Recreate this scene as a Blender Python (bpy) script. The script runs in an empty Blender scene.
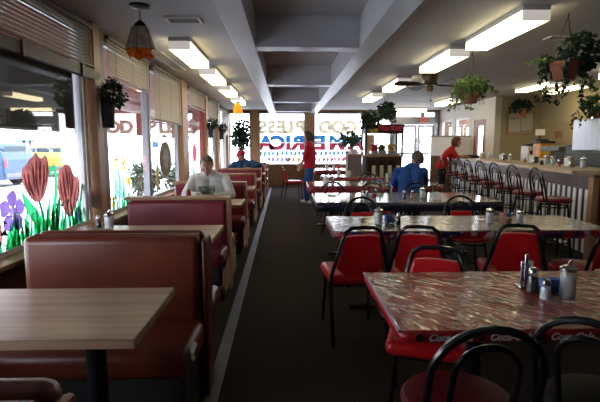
import bpy, bmesh, math, random
from mathutils import Vector as V, Matrix as MX, Euler
from mathutils.bvhtree import BVHTree

S = bpy.context.scene
COL = S.collection
PI = math.pi

# ------------------------------------------------------------------ camera, world, sun, exposure
cam_d = bpy.data.cameras.new('camera')
cam_d.sensor_fit = 'HORIZONTAL'
cam_d.sensor_width = 36.0
cam_d.lens = 36.0 * 458.0 / 600.0
cam_d.clip_start = 0.05
cam_d.clip_end = 500
cam = bpy.data.objects.new('camera', cam_d)
COL.objects.link(cam)
cam.location = (0, 0, 1.4)
cam.rotation_euler = (PI/2 - math.atan(55/458.0), 0, -math.atan(14/458.0))
S.camera = cam

S.view_settings.view_transform = 'Standard'
S.view_settings.look = 'None'
S.view_settings.gamma = 1.0
S.view_settings.use_curve_mapping = False
S.view_settings.exposure = 0.12

world = bpy.data.worlds.new('sky')
S.world = world
world.use_nodes = True
wn = world.node_tree
wn.nodes.clear()
w_out = wn.nodes.new('ShaderNodeOutputWorld')
w_bg = wn.nodes.new('ShaderNodeBackground')
w_tc = wn.nodes.new('ShaderNodeTexCoord')
w_sep = wn.nodes.new('ShaderNodeSeparateXYZ')
w_rmp = wn.nodes.new('ShaderNodeValToRGB')
w_rmp.color_ramp.elements[0].position = 0.0
w_rmp.color_ramp.elements[0].color = (0.95, 0.97, 1.0, 1)
w_rmp.color_ramp.elements[1].position = 0.8
w_rmp.color_ramp.elements[1].color = (0.55, 0.72, 1.0, 1)
wn.links.new(w_tc.outputs['Generated'], w_sep.inputs[0])
wn.links.new(w_sep.outputs['Z'], w_rmp.inputs[0])
wn.links.new(w_rmp.outputs[0], w_bg.inputs['Color'])
w_bg.inputs['Strength'].default_value = 8.0
wn.links.new(w_bg.outputs[0], w_out.inputs[0])

sun_d = bpy.data.lights.new('sun', 'SUN')
sun_d.energy = 16.0
sun_d.angle = math.radians(0.6)
sun_d.color = (1.0, 0.96, 0.88)
sun = bpy.data.objects.new('sun', sun_d)
COL.objects.link(sun)
sun.rotation_euler = (math.radians(12), math.radians(38), 0)   # high sun from the right, over the roof
LAMP = 5.5          # radiance of the fluorescent lenses

# ------------------------------------------------------------------ materials
def mat(name, color, rough=0.5, metal=0.0, spec=0.5, var=0.0, vscale=8.0, vstretch=(1, 1, 1), col2=None,
        bump=0.0, bscale=40.0, bstretch=None, coat=0.0, coat_rough=0.1, transl=0.0, emit=0.0, detail=4.0, tgamma=1.0):
    m = bpy.data.materials.new(name)
    m.use_nodes = True
    nt = m.node_tree
    b = nt.nodes['Principled BSDF']
    out = nt.nodes['Material Output']
    b.inputs['Base Color'].default_value = (*color, 1)
    b.inputs['Roughness'].default_value = rough
    b.inputs['Metallic'].default_value = metal
    b.inputs['Specular IOR Level'].default_value = spec
    b.inputs['Coat Weight'].default_value = coat
    b.inputs['Coat Roughness'].default_value = coat_rough
    tc = nt.nodes.new('ShaderNodeTexCoord')
    csock = None
    if var > 0 or col2:
        mp = nt.nodes.new('ShaderNodeMapping')
        mp.inputs['Scale'].default_value = vstretch
        nz = nt.nodes.new('ShaderNodeTexNoise')
        nz.inputs['Scale'].default_value = vscale
        nz.inputs['Detail'].default_value = detail
        rp = nt.nodes.new('ShaderNodeValToRGB')
        rp.color_ramp.elements[0].position = 0.35
        rp.color_ramp.elements[1].position = 0.65
        c2 = col2 if col2 else tuple(min(1, c * (1 + var)) for c in color)
        c1 = color if col2 else tuple(c * (1 - var) for c in color)
        rp.color_ramp.elements[0].color = (*c1, 1)
        rp.color_ramp.elements[1].color = (*c2, 1)
        nt.links.new(tc.outputs['Object'], mp.inputs[0])
        nt.links.new(mp.outputs[0], nz.inputs['Vector'])
        nt.links.new(nz.outputs['Fac'], rp.inputs[0])
        nt.links.new(rp.outputs[0], b.inputs['Base Color'])
        csock = rp.outputs[0]
    if bump > 0:
        mp2 = nt.nodes.new('ShaderNodeMapping')
        mp2.inputs['Scale'].default_value = bstretch or (1, 1, 1)
        n2 = nt.nodes.new('ShaderNodeTexNoise')
        n2.inputs['Scale'].default_value = bscale
        n2.inputs['Detail'].default_value = 3
        bp = nt.nodes.new('ShaderNodeBump')
        bp.inputs['Strength'].default_value = bump
        bp.inputs['Distance'].default_value = 0.02
        nt.links.new(tc.outputs['Object'], mp2.inputs[0])
        nt.links.new(mp2.outputs[0], n2.inputs['Vector'])
        nt.links.new(n2.outputs['Fac'], bp.inputs['Height'])
        nt.links.new(bp.outputs[0], b.inputs['Normal'])
        if coat > 0:
            nt.links.new(bp.outputs[0], b.inputs['Coat Normal'])
    if transl > 0:
        tr = nt.nodes.new('ShaderNodeBsdfTranslucent')
        tr.inputs['Color'].default_value = (*color, 1)
        if csock:
            gm = nt.nodes.new('ShaderNodeGamma')
            gm.inputs[1].default_value = tgamma
            nt.links.new(csock, gm.inputs[0])
            nt.links.new(gm.outputs[0], tr.inputs['Color'])
        mx = nt.nodes.new('ShaderNodeMixShader')
        mx.inputs[0].default_value = transl
        nt.links.new(b.outputs[0], mx.inputs[1])
        nt.links.new(tr.outputs[0], mx.inputs[2])
        nt.links.new(mx.outputs[0], out.inputs[0])
    if emit > 0:
        b.inputs['Emission Color'].default_value = (*color, 1)
        b.inputs['Emission Strength'].default_value = emit
    return m

def glass_mat(name, tint=(1, 1, 1), rough=0.0, ior=1.5):
    m = bpy.data.materials.new(name)
    m.use_nodes = True
    nt = m.node_tree
    nt.nodes.clear()
    out = nt.nodes.new('ShaderNodeOutputMaterial')
    t = nt.nodes.new('ShaderNodeBsdfTransparent')
    t.inputs[0].default_value = (*tint, 1)
    g = nt.nodes.new('ShaderNodeBsdfGlossy')
    g.inputs['Roughness'].default_value = rough
    fr = nt.nodes.new('ShaderNodeFresnel')
    ge = nt.nodes.new('ShaderNodeNewGeometry')
    im = nt.nodes.new('ShaderNodeMix')
    im.inputs[2].default_value = ior
    im.inputs[3].default_value = 1.0/ior
    nt.links.new(ge.outputs['Backfacing'], im.inputs[0])
    nt.links.new(im.outputs[0], fr.inputs[0])
    mx = nt.nodes.new('ShaderNodeMixShader')
    nt.links.new(fr.outputs[0], mx.inputs[0])
    nt.links.new(t.outputs[0], mx.inputs[1])
    nt.links.new(g.outputs[0], mx.inputs[2])
    nt.links.new(mx.outputs[0], out.inputs[0])
    return m

def wood(name, c1, c2, rough=0.4, axis='y', scale=3.0, coat=0.0):
    st = {'y': (9, 0.6, 9), 'x': (0.6, 9, 9), 'z': (9, 9, 0.6)}[axis]
    return mat(name, c1, rough, col2=c2, vscale=scale, vstretch=st, coat=coat, coat_rough=0.15, detail=6)

def stripes_mat(name, ca, cb, axis, period, duty, rough=0.5, spec=0.5):
    """hard repeating stripes along an object axis"""
    m = bpy.data.materials.new(name)
    m.use_nodes = True
    nt = m.node_tree
    b = nt.nodes['Principled BSDF']
    b.inputs['Roughness'].default_value = rough
    b.inputs['Specular IOR Level'].default_value = spec
    tc = nt.nodes.new('ShaderNodeTexCoord')
    sp = nt.nodes.new('ShaderNodeSeparateXYZ')
    dv = nt.nodes.new('ShaderNodeMath'); dv.operation = 'DIVIDE'; dv.inputs[1].default_value = period
    fr = nt.nodes.new('ShaderNodeMath'); fr.operation = 'FRACT'
    lt = nt.nodes.new('ShaderNodeMath'); lt.operation = 'LESS_THAN'; lt.inputs[1].default_value = duty
    mx = nt.nodes.new('ShaderNodeMix'); mx.data_type = 'RGBA'
    mx.inputs[6].default_value = (*cb, 1)
    mx.inputs[7].default_value = (*ca, 1)
    nt.links.new(tc.outputs['Object'], sp.inputs[0])
    nt.links.new(sp.outputs['XYZ'.index(axis)], dv.inputs[0])
    nt.links.new(dv.outputs[0], fr.inputs[0])
    nt.links.new(fr.outputs[0], lt.inputs[0])
    nt.links.new(lt.outputs[0], mx.inputs[0])
    nt.links.new(mx.outputs[2], b.inputs['Base Color'])
    return m

def tile_mat(name, c1, c2, grout, scale, rough=0.3, bw=0.5, bh=0.25):
    m = bpy.data.materials.new(name)
    m.use_nodes = True
    nt = m.node_tree
    b = nt.nodes['Principled BSDF']
    b.inputs['Roughness'].default_value = rough
    tc = nt.nodes.new('ShaderNodeTexCoord')
    sp = nt.nodes.new('ShaderNodeSeparateXYZ')
    cb = nt.nodes.new('ShaderNodeCombineXYZ')
    br = nt.nodes.new('ShaderNodeTexBrick')
    br.offset = 0.0
    br.inputs['Color1'].default_value = (*c1, 1)
    br.inputs['Color2'].default_value = (*c2, 1)
    br.inputs['Mortar'].default_value = (*grout, 1)
    br.inputs['Scale'].default_value = scale
    br.inputs['Mortar Size'].default_value = 0.02
    br.inputs['Brick Width'].default_value = bw
    br.inputs['Row Height'].default_value = bh
    nt.links.new(tc.outputs['Object'], sp.inputs[0])
    nt.links.new(sp.outputs['Y'], cb.inputs['X'])
    nt.links.new(sp.outputs['Z'], cb.inputs['Y'])
    nt.links.new(cb.outputs[0], br.inputs['Vector'])
    nt.links.new(br.outputs['Color'], b.inputs['Base Color'])
    return m

def cloth_mat(name, base, patch, light, rough=0.25, bs=0.55, vs=9):
    """printed oilcloth under a crinkled clear sheet: blotchy print, streaky bump"""
    m = bpy.data.materials.new(name)
    m.use_nodes = True
    nt = m.node_tree
    b = nt.nodes['Principled BSDF']
    b.inputs['Roughness'].default_value = 0.6
    b.inputs['Coat Weight'].default_value = 1.0
    b.inputs['Coat Roughness'].default_value = rough * 0.4
    b.inputs['Coat IOR'].default_value = 1.65
    tc = nt.nodes.new('ShaderNodeTexCoord')
    vo = nt.nodes.new('ShaderNodeTexVoronoi'); vo.inputs['Scale'].default_value = vs
    rp = nt.nodes.new('ShaderNodeValToRGB')
    rp.color_ramp.elements[0].position = 0.0; rp.color_ramp.elements[0].color = (*base, 1)
    rp.color_ramp.elements[1].position = 1.0; rp.color_ramp.elements[1].color = (*light, 1)
    e = rp.color_ramp.elements.new(0.55); e.color = (*base, 1)
    e = rp.color_ramp.elements.new(0.62); e.color = (*patch, 1)
    e = rp.color_ramp.elements.new(0.85); e.color = (*patch, 1)
    sep = nt.nodes.new('ShaderNodeSeparateColor')
    nt.links.new(tc.outputs['Object'], vo.inputs['Vector'])
    nt.links.new(vo.outputs['Color'], sep.inputs[0])
    nt.links.new(sep.outputs[0], rp.inputs[0])
    nt.links.new(rp.outputs[0], b.inputs['Base Color'])
    mp = nt.nodes.new('ShaderNodeMapping')
    mp.inputs['Rotation'].default_value = (0, 0, math.radians(52))
    mp3 = nt.nodes.new('ShaderNodeMapping')
    mp3.inputs['Scale'].default_value = (1.0, 5.5, 1.0)
    nz = nt.nodes.new('ShaderNodeTexNoise'); nz.inputs['Scale'].default_value = 7; nz.inputs['Detail'].default_value = 1.5
    nz.inputs['Distortion'].default_value = 0.6
    bp = nt.nodes.new('ShaderNodeBump'); bp.inputs['Strength'].default_value = bs; bp.inputs['Distance'].default_value = 0.016
    nt.links.new(tc.outputs['Object'], mp.inputs[0])
    nt.links.new(mp.outputs[0], mp3.inputs[0])
    nt.links.new(mp3.outputs[0], nz.inputs['Vector'])
    sb_ = nt.nodes.new('ShaderNodeMath'); sb_.operation = 'SUBTRACT'; sb_.inputs[1].default_value = 0.5
    ab_ = nt.nodes.new('ShaderNodeMath'); ab_.operation = 'ABSOLUTE'
    nt.links.new(nz.outputs['Fac'], sb_.inputs[0]); nt.links.new(sb_.outputs[0], ab_.inputs[0])
    nt.links.new(ab_.outputs[0], bp.inputs['Height'])
    nt.links.new(bp.outputs[0], b.inputs['Coat Normal'])
    return m

M = {}
M['ceiling'] = mat('ceiling_paint', (0.42, 0.40, 0.39), 0.7, var=0.06, vscale=1.5)
M['beam'] = mat('beam_paint', (0.50, 0.49, 0.50), 0.30, var=0.05, vscale=2)
M['recess'] = mat('recess_paint', (0.36, 0.34, 0.33), 0.7, var=0.06, vscale=1.5)
M['carpet'] = mat('brown_carpet', (0.050, 0.041, 0.033), 0.95, spec=0.1, var=0.35, vscale=60, bump=0.4, bscale=300)
M['beige'] = mat('beige_wall_paint', (0.41, 0.335, 0.19), 0.7, var=0.03, vscale=1.2)
M['cream'] = mat('cream_paint', (0.62, 0.58, 0.50), 0.6, var=0.03, vscale=1.2)
M['white_board'] = mat('white_painted_board', (0.80, 0.80, 0.80), 0.5, var=0.03, vscale=2)
M['panel'] = wood('brown_wood_panelling', (0.13, 0.062, 0.03), (0.20, 0.10, 0.05), 0.45, 'z')
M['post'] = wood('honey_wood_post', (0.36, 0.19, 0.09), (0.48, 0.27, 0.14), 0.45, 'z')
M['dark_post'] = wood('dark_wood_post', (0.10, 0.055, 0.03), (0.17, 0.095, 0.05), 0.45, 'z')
M['oak'] = wood('oak_trim', (0.33, 0.17, 0.08), (0.42, 0.23, 0.12), 0.35, 'x')
M['table_lam'] = wood('wood_grain_laminate', (0.42, 0.29, 0.19), (0.56, 0.41, 0.28), 0.30, 'x', 2.5, 0.7)
M['counter_top'] = wood('tan_counter_laminate', (0.55, 0.40, 0.24), (0.64, 0.49, 0.31), 0.3, 'y', 2.0)
M['alu'] = mat('grey_frame_metal', (0.30, 0.30, 0.32), 0.4, 0.6)
M['white_frame'] = mat('white_window_frame', (0.75, 0.74, 0.76), 0.4)
M['red_frame'] = mat('red_window_frame', (0.38, 0.05, 0.05), 0.4)
M['pane'] = glass_mat('window_glass')
M['glass'] = glass_mat('clear_glass', (0.86, 0.9, 0.92), 0.02, 1.6)
M['smoke'] = mat('smoky_lamp_glass', (0.50, 0.42, 0.31), 0.2, var=0.25, vscale=18, transl=0.5)
M['amber'] = mat('amber_lamp_glass', (0.75, 0.20, 0.02), 0.25, var=0.4, vscale=25, transl=0.6)
M['amber_lit'] = mat('lit_amber_glass', (1.0, 0.36, 0.012), 0.3, emit=0.65)
M['bronze'] = mat('dark_bronze', (0.05, 0.035, 0.025), 0.4, 0.8)
M['vinyl'] = mat('oxblood_vinyl', (0.125, 0.024, 0.011), 0.33, var=0.18, vscale=5, bump=0.08, bscale=120)
M['vinyl2'] = mat('maroon_vinyl', (0.21, 0.018, 0.035), 0.35, var=0.12, vscale=5, bump=0.08, bscale=120)
M['booth_base'] = mat('black_booth_base', (0.02, 0.015, 0.014), 0.6)
M['chrome'] = mat('chrome', (0.75, 0.75, 0.78), 0.12, 1.0)
M['steel'] = mat('brushed_steel', (0.55, 0.56, 0.60), 0.3, 0.9, var=0.05, vscale=4, vstretch=(20, 20, 1))
M['black_metal'] = mat('black_enamel', (0.012, 0.012, 0.016), 0.22, spec=0.6)
M['red_vinyl'] = mat('red_vinyl', (0.66, 0.012, 0.018), 0.32, var=0.08, vscale=5, bump=0.05, bscale=150)
M['seat_maroon'] = mat('dark_red_vinyl', (0.20, 0.015, 0.025), 0.35, var=0.1, vscale=5)
M['blind'] = mat('off_white_blind_slat', (0.50, 0.46, 0.39), 0.5, transl=0.05)
M['blind_rail'] = mat('brown_blind_rail', (0.16, 0.13, 0.10), 0.5)
M['shade'] = mat('dark_solar_shade', (0.045, 0.05, 0.045), 0.7)
M['lens'] = mat('lit_fluorescent_lens', (1.0, 0.87, 0.52), 0.4, emit=LAMP)
M['lens_end'] = mat('lit_lens_end', (0.95, 0.88, 0.80), 0.4, emit=0.35)
M['lens_cool'] = M['lens']
M['fix_white'] = mat('white_enamel_fixture', (0.55, 0.53, 0.50), 0.5)
M['leaf'] = mat('ivy_leaf', (0.035, 0.085, 0.025), 0.45, var=0.5, vscale=14, transl=0.25)
M['leaf2'] = mat('pale_green_leaf', (0.14, 0.22, 0.06), 0.45, var=0.5, vscale=14, transl=0.3)
M['leaf3'] = mat('dark_green_leaf', (0.015, 0.045, 0.025), 0.45, var=0.5, vscale=14, transl=0.2)
M['hedge'] = mat('hedge_leaf', (0.05, 0.11, 0.05), 0.6, var=0.5, vscale=14, transl=0.2)
M['terracotta'] = mat('terracotta', (0.30, 0.10, 0.055), 0.7, var=0.15, vscale=12)
M['basket'] = mat('woven_basket', (0.22, 0.11, 0.06), 0.8, var=0.3, vscale=40, bump=0.5, bscale=80)
M['black'] = mat('matt_black_plastic', (0.015, 0.015, 0.017), 0.5)
M['white'] = mat('white_china', (0.80, 0.80, 0.80), 0.3)
M['sugar'] = mat('white_sugar', (0.85, 0.85, 0.86), 0.9)
M['blue_packet'] = mat('blue_sweetener_paper', (0.10, 0.22, 0.60), 0.6, var=0.2, vscale=60)
M['pink_packet'] = mat('pink_sweetener_paper', (0.75, 0.30, 0.38), 0.6)
M['tan_bowl'] = mat('tan_stoneware', (0.50, 0.33, 0.20), 0.4)
M['red_plastic'] = mat('red_plastic', (0.55, 0.02, 0.02), 0.3)
M['pepper'] = mat('ground_pepper', (0.05, 0.04, 0.035), 0.9)
M['amber_drink'] = mat('amber_iced_tea', (0.35, 0.16, 0.03), 0.1)
M['orange'] = mat('orange_juice', (0.85, 0.32, 0.02), 0.3, var=0.3, vscale=12)
M['yellow'] = mat('yellow_label', (0.75, 0.50, 0.05), 0.5)
M['asphalt'] = mat('pale_dry_pavement', (0.50, 0.50, 0.50), 0.9, var=0.06, vscale=0.4)
M['awning'] = mat('red_awning_canvas', (0.34, 0.085, 0.06), 0.8, transl=0.22, var=0.25, vscale=3, vstretch=(1, 0.3, 6))
M['awning_w'] = mat('white_awning_stripe', (0.62, 0.46, 0.42), 0.8, transl=0.22)
M['car_blue'] = mat('blue_car_paint', (0.006, 0.035, 0.09), 0.25, 0.3, coat=0.6)
M['car_yellow'] = mat('yellow_car_paint', (0.20, 0.14, 0.012), 0.4, 0.0, coat=0.6)
M['car_grey'] = mat('grey_car_paint', (0.06, 0.065, 0.09), 0.3, 0.3, coat=0.6)
M['car_red'] = mat('red_car_paint', (0.10, 0.02, 0.03), 0.3, 0.2, coat=0.6)
M['car_glass'] = mat('dark_car_glass', (0.01, 0.025, 0.04), 0.15)
M['tyre'] = mat('tyre_rubber', (0.03, 0.03, 0.03), 0.8)
M['tail'] = mat('red_tail_lamp', (0.6, 0.02, 0.03), 0.2)
M['cloth_red'] = cloth_mat('red_printed_oilcloth', (0.46, 0.030, 0.020), (0.32, 0.045, 0.03), (0.30, 0.12, 0.07), 0.10, 1.0, 24)
M['cloth_flag'] = cloth_mat('tan_flag_print_oilcloth', (0.27, 0.21, 0.12), (0.18, 0.12, 0.07), (0.32, 0.27, 0.18), 0.12, 0.22, 14)
M['cloth_navy'] = cloth_mat('grey_print_oilcloth', (0.26, 0.23, 0.17), (0.12, 0.12, 0.15), (0.32, 0.29, 0.25), 0.12, 0.035)
M['hem_red'] = mat('red_cloth_hem', (0.42, 0.012, 0.02), 0.3, var=0.1)
M['hem_maroon'] = mat('maroon_cloth_hem', (0.22, 0.02, 0.05), 0.35, var=0.2, vscale=20)
M['hem_navy'] = mat('navy_cloth_hem', (0.02, 0.025, 0.06), 0.35, var=0.3, vscale=20)
M['clear_edge'] = mat('clear_plastic_edge', (0.45, 0.38, 0.42), 0.12, coat=1.0)
M['letter_white'] = mat('white_print', (0.75, 0.72, 0.74), 0.5)
M['cap_print'] = mat('dark_bottle_cap_print', (0.06, 0.03, 0.03), 0.5)
M['strip'] = mat('blue_grey_floor_strip', (0.12, 0.14, 0.18), 0.35, spec=0.6, var=0.2, vscale=5)

# ------------------------------------------------------------------ mesh helpers
class MB:
    """collects shapes into one mesh"""
    def __init__(self):
        self.bm = bmesh.new()
        self.mi = 0
        self.sm = True
    def _fin(self, faces):
        for f in faces:
            f.material_index = self.mi
            f.smooth = self.sm
    def box(self, c, s, bev=0.0, rot=None, seg=2):
        r = bmesh.ops.create_cube(self.bm, size=1.0)
        vs = r['verts']
        for v in vs:
            v.co = V((v.co.x*s[0], v.co.y*s[1], v.co.z*s[2]))
        fs = list({f for v in vs for f in v.link_faces})
        flat = []
        if bev > 0:
            es = list({e for v in vs for e in v.link_edges})
            rr = bmesh.ops.bevel(self.bm, geom=es, offset=min(bev, 0.49*min(s)), segments=seg, profile=0.5, affect='EDGES')
            new = set(rr['faces'])
            fs = list(new | {f for v in rr['verts'] for f in v.link_faces})
            flat = []
            for f in fs:
                f.normal_update()
                if max(abs(c) for c in f.normal) > 0.9999:
                    flat.append(f)
            vs = list({v for f in fs for v in f.verts})
        q = rot.to_matrix() if isinstance(rot, Euler) else rot
        for v in vs:
            co = v.co
            if q is not None:
                co = q @ co
            v.co = co + V(c)
        self._fin(fs)
        for f in flat:
            f.smooth = False
        return vs
    def bx(self, x0, x1, y0, y1, z0, z1, bev=0.0):
        return self.box(((x0+x1)/2, (y0+y1)/2, (z0+z1)/2), (abs(x1-x0), abs(y1-y0), abs(z1-z0)), bev)
    def tube(self, pts, r, n=8, closed=False, caps=True):
        pts = [V(p) for p in pts]
        m = len(pts)
        rs = r if isinstance(r, (list, tuple)) else [r]*m
        rings = []
        prev = None
        for i, p in enumerate(pts):
            if closed:
                t = pts[(i+1) % m] - pts[i-1]
            else:
                t = pts[min(i+1, m-1)] - pts[max(i-1, 0)]
            t.normalize()
            if prev is None:
                a = V((0, 0, 1)) if abs(t.z) < 0.9 else V((1, 0, 0))
                u = t.cross(a).normalized()
            else:
                u = (prev - t*prev.dot(t))
                if u.length < 1e-5:
                    u = t.orthogonal()
                u.normalize()
            prev = u
            w = t.cross(u)
            rings.append([self.bm.verts.new(p + (u*math.cos(2*PI*k/n) + w*math.sin(2*PI*k/n))*rs[i]) for k in range(n)])
        fs = []
        for i in range(m if closed else m-1):
            a, b = rings[i], rings[(i+1) % m]
            for k in range(n):
                fs.append(self.bm.faces.new((a[k], a[(k+1) % n], b[(k+1) % n], b[k])))
        if caps and not closed:
            fs.append(self.bm.faces.new(list(reversed(rings[0]))))
            fs.append(self.bm.faces.new(rings[-1]))
        self._fin(fs)
    def lathe(self, prof, c=(0, 0, 0), n=20, sx=1.0, sy=1.0):
        c = V(c)
        rings = []
        for (r, z) in prof:
            if r < 1e-5:
                rings.append([self.bm.verts.new(c + V((0, 0, z)))])
            else:
                rings.append([self.bm.verts.new(c + V((r*sx*math.cos(2*PI*k/n), r*sy*math.sin(2*PI*k/n), z))) for k in range(n)])
        fs = []
        for a, b in zip(rings, rings[1:]):
            for k in range(n):
                k2 = (k+1) % n
                if len(a) == 1 and len(b) == 1:
                    continue
                if len(a) == 1:
                    fs.append(self.bm.faces.new((a[0], b[k2], b[k])))
                elif len(b) == 1:
                    fs.append(self.bm.faces.new((a[k], a[k2], b[0])))
                else:
                    fs.append(self.bm.faces.new((a[k], a[k2], b[k2], b[k])))
        for ring, rev in ((rings[0], True), (rings[-1], False)):
            if len(ring) > 1:
                fs.append(self.bm.faces.new(list(reversed(ring)) if rev else ring))
        self._fin(fs)
    def ball(self, c, s, sub=2, rot=None):
        r = bmesh.ops.create_icosphere(self.bm, subdivisions=sub, radius=1.0)
        s = s if isinstance(s, (tuple, list)) else (s, s, s)
        for v in r['verts']:
            co = V((v.co.x*s[0], v.co.y*s[1], v.co.z*s[2]))
            if rot is not None:
                co = rot @ co
            v.co = co + V(c)
        self._fin({f for v in r['verts'] for f in v.link_faces})
        return r['verts']
    def prism(self, poly, to3, th):
        """polygon in 2-D, to3(u, v, depth) -> point, thickness th"""
        a = [self.bm.verts.new(to3(u, v, 0.0)) for u, v in poly]
        b = [self.bm.verts.new(to3(u, v, th)) for u, v in poly]
        fs = [self.bm.faces.new(a), self.bm.faces.new(list(reversed(b)))]
        n = len(a)
        for k in range(n):
            fs.append(self.bm.faces.new((a[(k+1) % n], a[k], b[k], b[(k+1) % n])))
        sm = self.sm; self.sm = False
        self._fin(fs)
        self.sm = sm
    def capsule(self, a, b, ra, rb, n=14):
        a, b = V(a), V(b)
        d = b - a
        if d.length < 1e-6:
            self.ball(a, ra, 3); return
        self.ball(a, ra, 3); self.ball(b, rb, 3)
        self.tube([a, b], [ra, rb], n)
    def build(self, name, m=None, parent=None, loc=(0, 0, 0), rz=0.0, sharp=40):
        bmesh.ops.recalc_face_normals(self.bm, faces=self.bm.faces[:])
        me = bpy.data.meshes.new(name)
        self.bm.to_mesh(me)
        self.bm.free()
        if m is not None:
            for x in (m if isinstance(m, (list, tuple)) else [m]):
                me.materials.append(x)
        if sharp:
            flats = [p.index for p in me.polygons if not p.use_smooth]
            me.set_sharp_from_angle(angle=math.radians(sharp))
            for i in flats:
                me.polygons[i].use_smooth = False
        o = bpy.data.objects.new(name, me)
        COL.objects.link(o)
        o.location = loc
        o.rotation_euler = (0, 0, rz)
        if parent is not None:
            o.parent = parent
        return o

def tag(o, label, cat, group=None, kind=None):
    o['label'] = label
    o['category'] = cat
    if group:
        o['group'] = group
    if kind:
        o['kind'] = kind
    return o

def thing(name, label, cat, loc=(0, 0, 0), rz=0.0, group=None):
    o = bpy.data.objects.new(name, None)
    COL.objects.link(o)
    o.empty_display_size = 0.1
    o.location = loc
    o.rotation_euler = (0, 0, rz)
    return tag(o, label, cat, group)

def kids(o):
    return [c for c in COL.objects if c.parent == o]

def dup(o, loc, rz=None, label=None, group=None):
    def cp(src, par):
        c = src.copy()
        COL.objects.link(c)
        if par is not None:
            c.parent = par
        for ch in kids(src):
            cp(ch, c)
        return c
    r = cp(o, None)
    r.location = loc
    if rz is not None:
        r.rotation_euler = (0, 0, rz)
    if label:
        r['label'] = label
    if group:
        r['group'] = group
    return r

def struct(o):
    o['kind'] = 'structure'
    return o

def text_mesh(body, size, shear=0.0, offset=0.0, extrude=0.001, align='CENTER', spacing=1.0):
    cu = bpy.data.curves.new('lettering', 'FONT')
    cu.body = body
    cu.size = size
    cu.shear = shear
    cu.offset = offset
    cu.extrude = extrude
    cu.align_x = align
    cu.space_character = spacing
    ob = bpy.data.objects.new('lettering', cu)
    COL.objects.link(ob)
    dg = bpy.context.evaluated_depsgraph_get()
    dg.update()
    me = bpy.data.meshes.new_from_object(ob.evaluated_get(dg))
    bpy.data.objects.remove(ob)
    bpy.data.curves.remove(cu)
    return me

def lettering(body, size, m, parent, loc, rot, **k):
    me = text_mesh(body, size, **k)
    me.materials.clear()
    me.materials.append(m)
    o = bpy.data.objects.new('lettering', me)
    COL.objects.link(o)
    o.location = loc
    o.rotation_euler = rot
    if parent is not None:
        o.parent = parent
    return o

# ------------------------------------------------------------------ the room
XL, XR, YB, YF = -2.0, 6.5, 16.0, -2.5
ZC = 2.64

b = MB(); b.bx(XL-0.12, XR+0.12, YF-0.1, YB+0.12, -0.1, 0.0); struct(b.build('floor', M['carpet']))
b = MB(); b.sm = False
b.bx(XL-0.12, -0.56, YF-0.1, YB+0.12, ZC, 3.0)
b.bx(1.06, XR+0.12, YF-0.1, YB+0.12, ZC, 3.0)
b.bx(-0.56, 1.06, YF-0.1, YB+0.12, 2.85, 3.0)
struct(b.build('ceiling', M['ceiling']))
b = MB(); b.bx(-0.56, -0.335, YF, YB, 2.5, 2.86, 0.008); struct(b.build('beam_1', M['beam']))
b = MB(); b.bx(0.83, 1.06, YF, YB, 2.5, 2.86, 0.008); struct(b.build('beam_2', M['beam']))
for i, yy in enumerate((2.2, 5.42, 8.64, 11.86, 15.08)):
    b = MB(); b.bx(-0.335, 0.83, yy-0.12, yy+0.12, 2.5, 2.86, 0.008); struct(b.build('beam_%d' % (i+3), M['beam']))

# left wall: posts, header, knee wall, sill
LW = [(0.3, 4.78), (5.20, 6.89), (6.95, 8.76), (9.45, 11.35), (11.9, 13.3), (14.1, 15.6)]
b = MB(); b.sm = False
b.bx(XL-0.12, XL, YF, YB, 0.0, 0.60)
b.bx(XL-0.12, XL, YF, YB, 2.56, ZC)
b.bx(XL-0.12, XL, YF, 0.3, 0.60, 2.56)
struct(b.build('wall_left', M['panel']))
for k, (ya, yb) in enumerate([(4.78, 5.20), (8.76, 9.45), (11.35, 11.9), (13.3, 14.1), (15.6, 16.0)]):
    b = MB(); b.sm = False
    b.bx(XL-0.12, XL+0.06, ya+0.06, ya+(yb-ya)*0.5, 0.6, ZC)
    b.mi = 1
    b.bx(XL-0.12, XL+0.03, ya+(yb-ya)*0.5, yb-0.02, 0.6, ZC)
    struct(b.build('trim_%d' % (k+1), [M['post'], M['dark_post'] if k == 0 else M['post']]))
b = MB(); b.bx(XL-0.02, XL+0.14, 0.5, 15.9, 0.575, 0.61, 0.008); struct(b.build('trim_6', M['post']))
fm = [M['white_frame'], M['alu'], M['alu'], M['red_frame'], M['alu'], M['white_frame'], M['white_frame']]
for k, (ya, yb) in enumerate(LW):
    b = MB(); b.sm = False
    t = 0.045
    x0, x1 = XL-0.08, XL-0.02
    b.bx(x0, x1, ya-0.02, ya+t, 0.60, 2.56)
    b.bx(x0, x1, yb-t, yb+0.02, 0.60, 2.56)
    b.bx(x0, x1, ya+t, yb-t, 0.60, 0.60+t)
    b.bx(x0, x1, ya+t, yb-t, 2.56-t, 2.56)
    w = struct(b.build('window_%d' % (k+1 if k < 6 else 20), fm[k]))
    g = MB(); g.sm = False
    g.bx(XL-0.053, XL-0.047, ya+t, yb-t, 0.60+t, 2.56-t)
    g.build('pane', M['pane'], w)
b = MB(); b.bx(XL-0.12, XL-0.01, 6.885, 6.955, 0.6, 2.56); struct(b.build('trim_7', M['alu']))
b = MB(); b.bx(XL-0.09, XL-0.015, 4.64, 4.70, 0.62, 2.54); struct(b.build('trim_8', M['white_frame']))

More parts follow.
